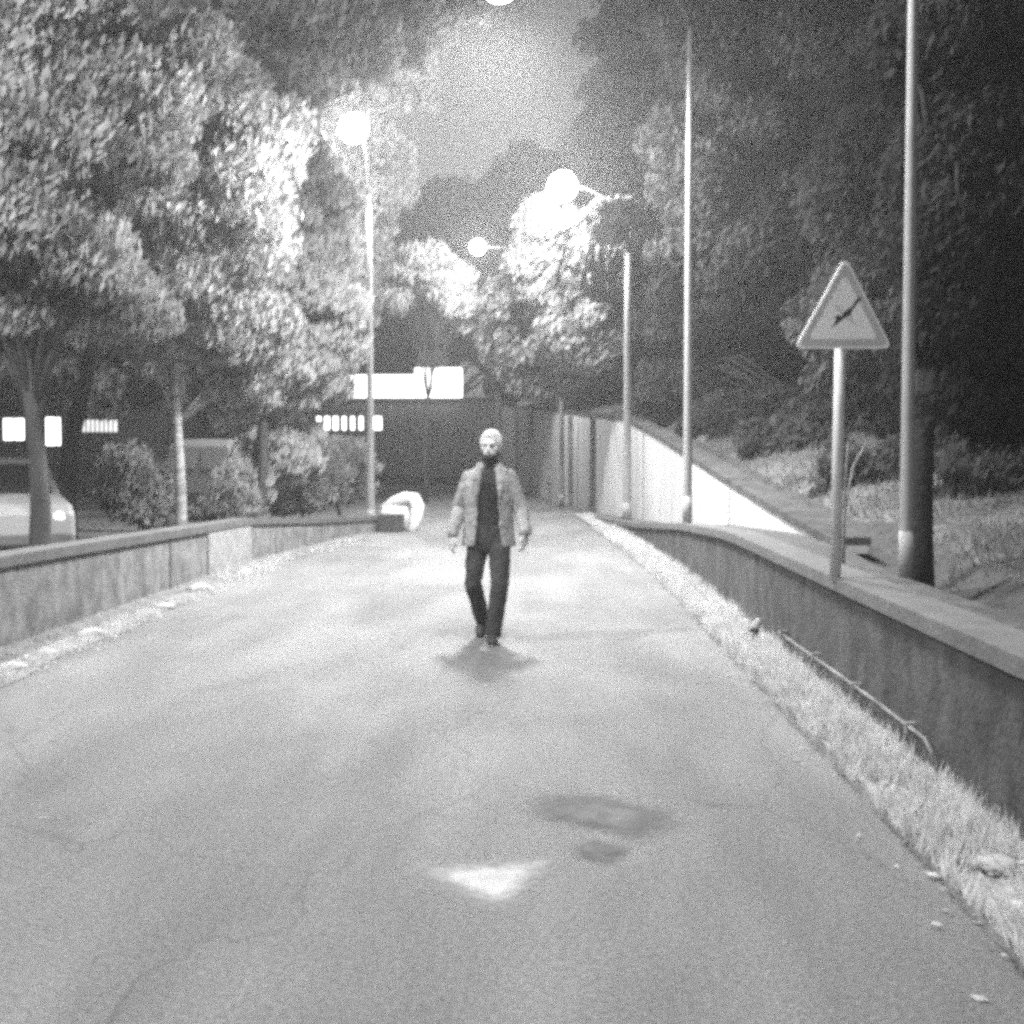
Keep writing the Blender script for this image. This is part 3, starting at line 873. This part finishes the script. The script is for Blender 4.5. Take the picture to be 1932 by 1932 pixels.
grass('dry_grass', 12000, fr, 'pale dry grass along the foot of the dark wall', M['straw'], .125, .008)
def fl():
    while True:
        y = 5 + 20 * random.random() ** 1.3
        e = lerp_tab(LWX, y)
        x = e + .05 + random.random() * .6
        if mnoise.noise(Vector((x * 2, y * 1.1, 4))) > -.05:
            return (x, y, .01)
grass('verge_grass', 2500, fl, 'sparse dry grass along the left verge', M['straw'], .07, .008)
def fb():
    while True:
        y = 4 + 26 * random.random()
        x = bank_edge(y) + .5 + random.random() * 7
        return (x, y, bank_z(x, y) - .01)
grass('bank_grass', 30000, fb, 'short grass on the bank behind the walkway', M['leafE'], .11, .012)
n = 3200
pp = []
for i in range(n):
    y = 3 + 20 * random.random() ** 1.5
    x = lerp_tab(LOWX, y) - abs(random.gauss(0, .17))
    pp.append((x, y, (.075 if x > kx(y) else (.07 if x > kx(y) - .12 else .008)) + .012 * random.random()))
for i in range(900):
    y = 5 + 20 * random.random() ** 1.4
    x = lerp_tab(LWX, y) + abs(random.gauss(0.3, .35))
    pp.append((x, y, .03 + .01 * random.random()))
for i in range(25):
    y = 3 + 22 * random.random(); x = -3.6 + 5.2 * random.random()
    pp.append((x, y, .008))
pp = np.array(pp)
me = leaves_mesh('fallen_leaves', pp, .05, .6, lean=0)
co = np.empty(len(me.vertices) * 3, np.float32); me.vertices.foreach_get('co', co); co = co.reshape(-1, 4, 3)
co[:, :, 2] = pp[:, None, 2] + (co[:, :, 2] - pp[:, None, 2]) * .25
me.vertices.foreach_set('co', co.reshape(-1)); me.update()
tag(link('fallen_leaves', me, M['litter']), 'fallen leaves scattered along both road edges', 'leaves', kind='stuff')

# stones on the left verge
def stone(loc, r, sq, label):
    bm = bmesh.new(); bmesh.ops.create_icosphere(bm, subdivisions=3, radius=1)
    for v in bm.verts:
        k = 1 + .3 * mnoise.noise(v.co * 1.3 + Vector(loc)) + .12 * mnoise.noise(v.co * 4 + Vector(loc))
        v.co = Vector((v.co.x * r * k, v.co.y * r * k * sq, max(-.5, v.co.z) * r * k * .5))
    me = bpy.data.meshes.new('stone'); bm.to_mesh(me); bm.free()
    o = link('stone', me, M['stone'], None, True)
    o.location = (loc[0], loc[1], loc[2] + r * .12)
    o.rotation_euler = (0, 0, random.random() * 6)
    return tag(o, label, 'stone', 'pale stones along the left road edge')
for px, py, r, sq, lab in ((463, 1083, .09, 1.4, 'farthest small pale stone at the left road edge'), (378, 1116, .12, 1.3, 'long pale stone just past the pale wall panel'),
                      (310, 1150, .08, 1.5, 'small pale stone between two larger ones on the left verge'), (176, 1205, .12, 1.2, 'rounded pale stone midway along the left verge'),
                      (90, 1240, .08, 1.2, 'flat pale stone on the near left verge'), (28, 1268, .09, 1.3, 'nearest pale stone at the left picture edge')):
    Y = 1.65 * 2700 / (py - 839)
    q = W(px, py, Y)
    stone((q.x, Y, 0), r, sq, lab)
# stump post at right kerb
q = W(1462, 1232, 11.3)
t = empty('marker_post', (kx(11.3) + .03, 11.3, .05), label='short leaning pale stump in the grass at the right kerb', cat='post')
t.rotation_euler = (0, R(22), 0)
MB().tube([(0, 0, -.05), (0, 0, .22), (0, 0, .24)], [.035, .032, .02], 10).build('stump', M['stone'], t, smooth=True)
MB().tube([(.0, 0, .12), (.0, 0, .16)], .037, 10).build('band', M['black'], t, smooth=True)
# bigger clods in the near right verge
for i, (y, dx, r, lab) in enumerate(((5.3, -.2, .07, 'jagged pale stone in the near right verge'), (6.0, -.08, .06, 'pale stone half sunk in grass by the wall foot'), (7.9, -.25, .05, 'small stone on the right kerb before the pipe end'))):
    stone((lerp_tab(LOWX, y) + dx, y, .07), r, 1.3, lab).__setitem__('group', 'pale stones in the right verge')

# patches on the road
def patch(name, pts, label, cat, m, z=.004):
    poly = []
    for px, py in pts:
        Y = 1.65 * 2700 / (py - 839)
        q = W(px, py, Y); poly.append(q)
    c = sum(poly, Vector()) / len(poly)
    rim = []
    n = len(poly)
    for i in range(n):
        for k in range(8):
            rim.append(poly[i].lerp(poly[(i + 1) % n], k / 8))
    rim = [(rim[i - 2] + rim[i - 1] + rim[i] + rim[(i + 1) % len(rim)] + rim[(i + 2) % len(rim)]) / 5 for i in range(len(rim))]
    n = len(rim)
    vs = [(c.x, c.y, z)]; fd = [1.0]; fs = []
    for r_i, (sc_, fv) in enumerate(((.25, 1), (.5, .8), (.8, .5), (1.05, .25), (1.45, 0))):
        for a in rim:
            k = sc_ * (1 + .12 * mnoise.noise(a * 5) + .06 * mnoise.noise(a * 20))
            vs.append((c.x + (a.x - c.x) * k, c.y + (a.y - c.y) * k, z)); fd.append(fv)
    for i in range(n):
        fs.append((0, 1 + i, 1 + (i + 1) % n))
    for r_i in range(4):
        for i in range(n):
            A = 1 + r_i * n; j_ = (i + 1) % n
            fs.append((A + i, A + n + i, A + n + j_, A + j_))
    me = bpy.data.meshes.new(name)
    me.from_pydata(vs, [], fs)
    at = me.attributes.new('wear', 'FLOAT', 'POINT')
    at.data.foreach_set('value', fd)
    return tag(link(name, me, m), label, cat)
for key in ('patch', 'stain'):          # soft edges: both marks fade out towards the rim
    nt_ = M[key].node_tree
    b_ = nt_.nodes['Principled BSDF']
    at_ = nt_.nodes.new('ShaderNodeAttribute'); at_.attribute_name = 'wear'
    tr_ = nt_.nodes.new('ShaderNodeBsdfTransparent'); mx_ = nt_.nodes.new('ShaderNodeMixShader')
    nn_ = nt_.nodes.new('ShaderNodeTexNoise'); nn_.inputs['Scale'].default_value = 22; nn_.inputs['Detail'].default_value = 6
    tcc = nt_.nodes.new('ShaderNodeTexCoord')
    ad = nt_.nodes.new('ShaderNodeMath'); ad.operation = 'MULTIPLY_ADD'; ad.inputs[1].default_value = 1.3
    sb = nt_.nodes.new('ShaderNodeMath'); sb.operation = 'SUBTRACT'; sb.inputs[1].default_value = .62
    nt_.links.new(tcc.outputs['Object'], nn_.inputs['Vector'])
    nt_.links.new(at_.outputs['Fac'], ad.inputs[0]); nt_.links.new(nn_.outputs[0], ad.inputs[2])
    nt_.links.new(ad.outputs[0], sb.inputs[0]); sb.use_clamp = True
    nt_.links.new(sb.outputs[0], mx_.inputs[0]); nt_.links.new(tr_.outputs[0], mx_.inputs[1]); nt_.links.new(b_.outputs[0], mx_.inputs[2])
    nt_.links.new(mx_.outputs[0], nt_.nodes['Material Output'].inputs['Surface'])
patch('pale_patch', [(785, 1652), (900, 1640), (1050, 1632), (1000, 1680), (960, 1728), (890, 1718)], 'bright triangular pale patch on the road surface in front', 'road patch', M['patch'])
patch('oil_stain', [(1010, 1515), (1110, 1508), (1230, 1530), (1270, 1560), (1200, 1590), (1120, 1570), (1030, 1550)], 'long dark stain across the road above the pale patch', 'stain', M['stain'])
patch('oil_stain', [(1085, 1605), (1130, 1594), (1190, 1612), (1150, 1640), (1100, 1630)], 'small dark stain right of the pale patch', 'stain', M['stain'])

# ------------------------------------------------------------------ vehicles
def car(name, loc, rz, prof, glassprof, Wd, wheels, label, cat, front=True, paint='carpaint'):
    t = empty(name, loc, rz, label, cat)
    b = MB()
    secs = []
    hw = Wd / 2
    n = len(prof)
    # lofted body: side profile taken in four lanes, narrowing towards the roof
    lanes = [(-1.0, .0), (-.93, .05), (0, .07), (.93, .05), (1.0, .0)]
    vs = []; fs = []
    zmid = .75
    for k, (s_, up) in enumerate(lanes):
        for x, z in prof:
            tz = max(0, z - zmid)
            wx = hw * s_ * (1 - .16 * tz / .7)
            vs.append((x * (1 - .03 * (abs(s_) > .98)), wx, z + (up * .5 if z > .5 else 0)))
    for k in range(len(lanes) - 1):
        for i in range(n):
            j = (i + 1) % n
            fs.append((k * n + i, k * n + j, (k + 1) * n + j, (k + 1) * n + i))
    fs += [tuple(range(n)), tuple((len(lanes) - 1) * n + i for i in range(n))[::-1]]
    b.add(vs, fs)
    o = b.build('body', M[paint], t)
    bv = o.modifiers.new('bevel', 'BEVEL'); bv.width = .03; bv.segments = 2; bv.limit_method = 'ANGLE'
    for s_ in (-1, 1):
        g = MB(); vs = []
        for x, z in glassprof:
            tz = max(0, z - zmid)
            vs.append((x, s_ * (hw * (1 - .16 * tz / .7) + .012), z))
        m_ = len(vs)
        vs2 = [(x, y - s_ * .03, z) for x, y, z in vs]
        g.add(vs + vs2, [tuple(range(m_)), tuple(range(2 * m_ - 1, m_ - 1, -1))] + [(i, i + m_, (i + 1) % m_ + m_, (i + 1) % m_) for i in range(m_)])
        g.build('side_window', M['glass'], t)
    for x, r in wheels:
        for s_ in (-1, 1):
            y = s_ * (hw - .08)
            w = MB().tube([(x, y - .1, r), (x, y + .1, r)], r, 24, up=(0, 0, 1)).build('wheel', M['tyre'], t, smooth=False)
            MB().tube([(x, y + s_ * .1, r), (x, y + s_ * .112, r)], r * .62, 20, up=(0, 0, 1)).build('rim', M['rim'], w)
    return t
hatch = [(-1.85, .28), (1.85, .28), (1.93, .45), (1.9, .72), (1.75, .84), (1.0, .96), (.45, 1.36), (.2, 1.43), (-1.1, 1.43), (-1.45, 1.36), (-1.8, .95), (-1.92, .6)]
hg = [(.82, .98), (.36, 1.32), (-1.05, 1.34), (-1.38, 1.0)]
c = W(105, 900, 20.5)
t = car('parked_car', (c.x - .95, 20.6, -.02), R(-62), hatch, hg, 1.66, ((1.2, .29), (-1.2, .29)), 'pale parked car behind the dark trunk at the far left', 'car')
# windscreen, rear screen, lights
def plate_on(t, pts, m, name):
    b = MB(); n = len(pts); P0 = [Vector(p) for p in pts]
    nn = (P0[1] - P0[0]).cross(P0[2] - P0[0]).normalized() * .012
    b.add([p + nn for p in P0] + [p - nn for p in P0], [tuple(range(n)), tuple(range(2 * n - 1, n - 1, -1))] + [(i, i + n, (i + 1) % n + n, (i + 1) % n) for i in range(n)])
    return b.build(name, m, t)
plate_on(t, [(1.02, -.66, 1.0), (1.02, .66, 1.0), (.48, .58, 1.385), (.48, -.58, 1.385)], M['glass'], 'windscreen')
plate_on(t, [(-1.80, -.62, 1.0), (-1.80, .62, 1.0), (-1.50, .56, 1.34), (-1.50, -.56, 1.34)], M['glass'], 'rear_window')
for s_ in (-1, 1):
    MB().ell((1.86, s_ * .6, .68), (.06, .14, .09), 14, 8).build('headlight', M['white'], t, smooth=True)
    MB().ell((-1.86, s_ * .66, .75), (.05, .09, .12), 14, 8).build('tail_light', M['signgrey'], t, smooth=True)
MB().box((1.9, -.7, .32), (1.98, .7, .46), bev=.02).build('bumper', M['frame'], t)
MB().box((-1.97, -.7, .34), (-1.9, .7, .48), bev=.02).build('bumper', M['frame'], t)
van = [(-2.1, .3), (2.1, .3), (2.18, .5), (2.12, .9), (1.8, 1.05), (1.2, 1.6), (1.0, 1.74), (-1.95, 1.76), (-2.14, 1.6), (-2.16, .6)]
vg = [(1.6, 1.1), (1.12, 1.56), (.5, 1.58), (.5, 1.1)]
c = W(415, 880, 31)
t = car('parked_van', (c.x, 33, -.02), R(78), van, vg, 1.8, ((1.35, .31), (-1.35, .31)), 'pale parked van glimpsed between birch and weeping tree', 'van')
for s_ in (-1, 1):
    plate_on(t, [(-2.17, s_ * .08, 1.15), (-2.17, s_ * .7, 1.15), (-2.14, s_ * .66, 1.55), (-2.14, s_ * .08, 1.55)], M['carpaint'], 'rear_door')
    MB().ell((-2.16, s_ * .78, .8), (.04, .07, .16), 12, 8).build('tail_light', M['signgrey'], t, smooth=True)
    MB().ell((2.14, s_ * .66, .75), (.05, .14, .1), 12, 8).build('headlight', M['white'], t, smooth=True)
plate_on(t, [(1.78, -.7, 1.1), (1.78, .7, 1.1), (1.22, .66, 1.62), (1.22, -.66, 1.62)], M['glass'], 'windscreen')
MB().box((-2.24, -.8, .34), (-2.16, .8, .5), bev=.02).build('bumper', M['frame'], t)

# ------------------------------------------------------------------ the walking man
Ym = 12.0
pm = W(922, 1207, Ym)
man = empty('person', (pm.x, Ym, 0), label='man in an open pale jacket and dark trousers walking towards the camera', cat='person')
# local: +x to picture right, -y towards the camera
HIP = .93
def chain(b, pts, rad, seg=14, flat=1.0, up=None):
    b.tube(pts, rad, seg, flat, up)
    b.ell(pts[0], [rad[0]] * 3, 12, 8); b.ell(pts[-1], [rad[-1]] * 3, 12, 8)
    return b
J = {
 'neck': Vector((.0, .02, 1.45)), 'head': Vector((.022, -.01, 1.635)),
 'shL': Vector((-.17, .03, 1.375)), 'elL': Vector((-.25, .09, 1.12)), 'wrL': Vector((-.30, -.05, .895)),
 'shR': Vector((.175, .02, 1.385)), 'elR': Vector((.262, -.02, 1.13)), 'wrR': Vector((.315, -.17, .915)),
 'hpL': Vector((-.085, .03, .88)), 'knL': Vector((-.13, -.04, .49)), 'anL': Vector((-.060, .27, .155)),
 'hpR': Vector((.085, .0, .88)), 'knR': Vector((.10, -.13, .48)), 'anR': Vector((.035, -.17, .09)),
}
body = MB()
# torso
def rings(b, tab, seg=20):
    """tab: (cx, cy, z, rx, ry)"""
    vs = []; fs = []
    for cx, cy, z, rx, ry in tab:
        for k in range(seg):
            a = 2 * math.pi * k / seg
            vs.append((cx + rx * math.cos(a), cy + ry * math.sin(a), z))
    n = len(tab)
    for i in range(n - 1):
        for k in range(seg):
            k2 = (k + 1) % seg
            fs.append((i * seg + k, i * seg + k2, (i + 1) * seg + k2, (i + 1) * seg + k))
    fs += [tuple(range(seg))[::-1], tuple((n - 1) * seg + k for k in range(seg))]
    return b.add(vs, fs)
rings(body, [(0, .02, .84, .12, .09), (0, .02, .92, .15, .10), (0, .02, 1.05, .13, .09), (0, .02, 1.2, .15, .10), (0, .02, 1.33, .17, .10), (0, .03, 1.42, .13, .08), (0, .03, 1.46, .06, .06)])
chain(body, [(0, .03, 1.42), (.005, .015, 1.5), (.018, .0, 1.57)], [.062, .056, .055])
# head: skull, jaw, nose, brow, ears, lips (turned a little to picture left)
RH = Matrix.Rotation(R(-12), 3, 'Z') * 1.07
def H(x, y, z): return J['head'] + RH @ Vector((x, y, z))
body.ell(H(0, .012, .03), (.075, .093, .098), 24, 16, RH)
body.ell(H(0, -.025, -.055), (.056, .062, .066), 20, 12, RH)
body.ell(H(0, -.062, -.098), (.024, .02, .018), 12, 8, RH)
body.tube([H(0, -.082, .012), H(0, -.100, -.018), H(0, -.108, -.036)], [.010, .013, .016], 10)
body.ell(H(0, -.098, -.04), (.019, .014, .011), 10, 8, RH)
body.tube([H(-.05, -.068, .022), H(-.02, -.084, .024), H(.02, -.084, .024), H(.05, -.068, .022)], .009, 8)
body.tube([H(-.024, -.08, -.066), H(0, -.09, -.064), H(.024, -.08, -.066)], .0065, 8)
body.tube([H(-.02, -.08, -.077), H(0, -.088, -.078), H(.02, -.08, -.077)], .007, 8)
for s_ in (-1, 1):
    body.ell(H(s_ * .078, .012, -.005), (.010, .018, .032), 10, 8, RH)
    body.ell(H(s_ * .045, -.05, -.02), (.022, .022, .02), 10, 8, RH)
def arm(b, sh, el, wr, r=(.05, .042, .04, .036, .027)):
    chain(b, [sh, sh.lerp(el, .5), el, el.lerp(wr, .4), wr], list(r))
for a in ('L', 'R'):
    arm(body, J['sh' + a], J['el' + a], J['wr' + a])
    chain(body, [J['hp' + a], J['hp' + a].lerp(J['kn' + a], .5), J['kn' + a], J['kn' + a].lerp(J['an' + a], .35), J['an' + a]], [.078, .068, .05, .052, .034])
# hands: palm + four unequal curled fingers + thumb from the side of the palm
def hand(b, wr, d, side, curl, lat, thumb):
    """d: direction of palm, lat: across the palm (towards the thumb side), curl: direction fingers bend"""
    d = Vector(d).normalized(); lat = Vector(lat); lat = (lat - d * lat.dot(d)).normalized()
    cu = Vector(curl); cu = (cu - d * cu.dot(d)).normalized()
    pc = wr + d * .05
    Mx = Matrix((lat, cu, d)).transposed()
    b.tube([wr - d * .02, wr + d * .02, wr + d * .05, wr + d * .088], [.027, .034, .040, .036], 14, .5, up=cu)
    for i, (o_, ln) in enumerate(((.030, .070), (.010, .078), (-.011, .073), (-.030, .058))):
        q0 = wr + d * .07 + lat * o_ * .85
        q1 = q0 + d * (.018 + ln * .38) + cu * .006
        q2 = q1 + (d * .85 + cu * .5).normalized() * ln * .34
        q3 = q2 + (d * .55 + cu * .85).normalized() * ln * .3
        b.tube([q0, q1, q2, q3], [.0095, .0092, .0085, .007], 10)
        b.ell(q3, (.007, .007, .007), 8, 6)
    q0 = wr + d * .025 + lat * .022
    q1 = q0 + (lat * .75 + d * .6 + cu * .25).normalized() * .035
    q2 = q1 + (lat * .25 + d * .95 + cu * .3).normalized() * .032
    q3 = q2 + (d + cu * .4).normalized() * .022
    b.tube([q0, q1, q2, q3], [.014, .012, .011, .008], 10)
    b.ell(q3, (.008, .008, .008), 8, 6)
hand(body, J['wrL'], (-.10, -.12, -1), -1, (.55, .6, 0), (.45, -1, 0), 1)
hand(body, J['wrR'], (-.12, -.10, -1), 1, (-.65, .5, 0), (-.4, -1, 0), 1)
bd = remesh(body, 'body', M['skin'], man, .0052, 2)
# eyes
for s_ in (-1, 1):
    MB().ell(H(s_ * .031, -.077, .004), (.008, .007, .005), 12, 8, RH).build('eye', M['black'], bd, smooth=True)
# short pale hair, thicker on top and over the temples
cp = MB()
cp.ell(H(0, .022, .052), (.083, .098, .078), 28, 16, RH)
cp.ell(H(0, -.02, .085), (.062, .06, .04), 16, 10, RH)
cp.ell(H(0, .06, .0), (.074, .05, .075), 18, 12, RH)
for s_ in (-1, 1):
    cp.ell(H(s_ * .068, .0, .03), (.018, .04, .04), 12, 8, RH)
remesh(cp, 'hair', M['cap'], man, .004, 2, .005, 24)
# sweater and scarf-like collar
sw = MB()
rings(sw, [(0, .02, .80, .150, .118), (0, .02, .86, .155, .122), (0, .02, .95, .15, .118), (0, .015, 1.08, .15, .12), (0, .015, 1.22, .165, .125), (0, .02, 1.33, .18, .122), (0, .03, 1.42, .14, .10), (0, .025, 1.455, .085, .085)])
sw.tube([(0, .03, 1.44), (.004, .018, 1.49), (.008, .012, 1.53)], [.085, .078, .074], 16)
remesh(sw, 'sweater', M['sweater'], man, .008, 3, .006, 9)
# dark shell over the jaw and lower cheeks
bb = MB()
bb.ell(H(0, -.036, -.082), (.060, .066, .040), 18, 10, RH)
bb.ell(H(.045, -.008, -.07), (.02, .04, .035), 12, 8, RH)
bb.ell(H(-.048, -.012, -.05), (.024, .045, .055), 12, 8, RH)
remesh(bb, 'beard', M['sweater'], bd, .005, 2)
# trousers
tr = MB()
rings(tr, [(0, .02, .76, .155, .115), (0, .02, .84, .168, .128), (0, .02, .92, .165, .128), (0, .02, .97, .158, .12)])
def leg(b, hp, kn, an, r):
    p = [hp, hp.lerp(kn, .35), hp.lerp(kn, .7), kn, kn.lerp(an, .35), kn.lerp(an, .7), an]
    b.tube(p, r, 18); b.ell(p[0], [r[0]] * 3, 14, 10)
leg(tr, J['hpL'], J['knL'], J['anL'] + Vector((0, -.0, -.02)), [.094, .090, .080, .070, .066, .062, .062])
leg(tr, J['hpR'], J['knR'], J['anR'] + Vector((0, 0, -.03)), [.094, .090, .082, .072, .070, .066, .066])
remesh(tr, 'trousers', M['trousers'], man, .008, 3, .014, 9)
# jacket: back, two open fronts, sleeves, collar
jk = MB()
def partial(b, tab, a0, a1, th=.018, seg=26):
    vs = []; fs = []
    for cx, cy, z, rx, ry, oa in tab:
        for r_ in (0, th):
            for k in range(seg + 1):
                a = R(a0 + oa) + (R(a1 - oa) - R(a0 + oa)) * k / seg
                vs.append((cx + (rx - r_) * math.cos(a), cy + (ry - r_) * math.sin(a), z))
    m_ = seg + 1; st = 2 * m_; n = len(tab)
    for i in range(n - 1):
        for k in range(seg):
            A = i * st + k; B = (i + 1) * st + k
            fs.append((A, A + 1, B + 1, B)); fs.append((A + m_ + 1, A + m_, B + m_, B + m_ + 1))
        for e_ in (0, seg):
            A = i * st + e_; B = (i + 1) * st + e_
            fs.append((A, B, B + m_, A + m_))
    for i in (0, n - 1):
        for k in range(seg):
            A = i * st + k
            fs.append((A, A + 1, A + m_ + 1, A + m_))
    return b.add(vs, fs)
# angle 0 = picture right, 270 = front; opening around 270
partial(jk, [(.0, .02, .80, .225, .165, 6), (.0, .02, .86, .218, .165, 4), (0, .02, .98, .205, .16, 2), (0, .02, 1.12, .20, .158, 0), (0, .02, 1.25, .205, .158, -2), (0, .02, 1.32, .212, .15, -4), (.0, .03, 1.385, .205, .125, -6), (.0, .03, 1.43, .155, .105, -8), (.005, .03, 1.455, .115, .098, -8), (.005, .03, 1.49, .10, .09, -8)], -62, 242, .02)
arm(jk, J['shL'] + Vector((.01, 0, -.01)), J['elL'], J['wrL'] + Vector((0, 0, .02)), (.066, .066, .058, .056, .047))
arm(jk, J['shR'] + Vector((-.01, 0, -.01)), J['elR'], J['wrR'] + Vector((0, 0, .02)), (.066, .066, .058, .056, .047))
jk.tube([J['elL'].lerp(J['wrL'], .82), J['wrL'] + Vector((0, 0, .005))], [.051, .050], 16)
jk.tube([J['elR'].lerp(J['wrR'], .82), J['wrR'] + Vector((0, 0, .005))], [.051, .050], 16)
# lapels
jk.tube([(.085, -.105, 1.47), (.10, -.145, 1.36), (.098, -.15, 1.22)], [.028, .036, .014], 10, .35, up=(0, -1, 0))
jk.tube([(-.075, -.105, 1.47), (-.095, -.145, 1.36), (-.098, -.15, 1.22)], [.028, .036, .014], 10, .35, up=(0, -1, 0))
remesh(jk, 'jacket', M['jacket'], man, .0065, 4, .014, 9)
# shoes
def shoe(an, toe_dir, pitch, name='shoe'):
    """an: ankle; pitch>0 raises the heel"""
    b = MB()
    fd = Vector(toe_dir).normalized()
    M3 = Matrix.Rotation(math.atan2(fd.x, -fd.y), 3, 'Z') @ Matrix.Rotation(R(pitch), 3, 'X')
    def Q(x, y, z): return an + M3 @ Vector((x, y, z))
    b.tube([Q(0, .06, -.035), Q(0, .0, -.035), Q(0, -.07, -.045), Q(0, -.14, -.055), Q(0, -.195, -.06)], [.040, .046, .048, .047, .028], 14, .72, up=M3 @ Vector((0, 0, 1)))
    b.tube([Q(0, .01, .04), Q(0, .0, -.03)], [.042, .045], 12)
    o = remesh(b, name, M['shoe'], man, .006, 2)
    s = MB()
    poly = []
    for k in range(20):
        a = 2 * math.pi * k / 20
        poly.append((.046 * math.cos(a) * (1 + .1 * (math.sin(a) < 0)), -.065 + .14 * math.sin(a)))
    vs = [Q(x, y, -.070) for x, y in poly] + [Q(x, y, -.088) for x, y in poly]
    s.add(vs, [tuple(range(20)), tuple(range(39, 19, -1))] + [(i, i + 20, (i + 1) % 20 + 20, (i + 1) % 20) for i in range(20)])
    s.build('sole', M['sole'], o)
shoe(J['anR'] + Vector((0, 0, 0)), (.05, -1, 0), 2)
shoe(J['anL'] + Vector((0, 0, .03)), (-.28, -1, 0), 42)

# ------------------------------------------------------------------ haze
hz = MB().box((-90, -25, -1.1), (110, 125, 26)).build('haze', None)
hm = bpy.data.materials.new('haze'); hm.use_nodes = True
n = hm.node_tree.nodes; n.clear()
ho = n.new('ShaderNodeOutputMaterial'); hv = n.new('ShaderNodeVolumePrincipled')
hv.inputs['Color'].default_value = (.9, .9, .9, 1)
hv.inputs['Density'].default_value = HAZE
hv.inputs['Anisotropy'].default_value = 0.62
hm.node_tree.links.new(hv.outputs[0], ho.inputs['Volume'])
hz.data.materials.append(hm)
tag(hz, kind='stuff', label='thin night haze filling the air around the lamps', cat='haze')
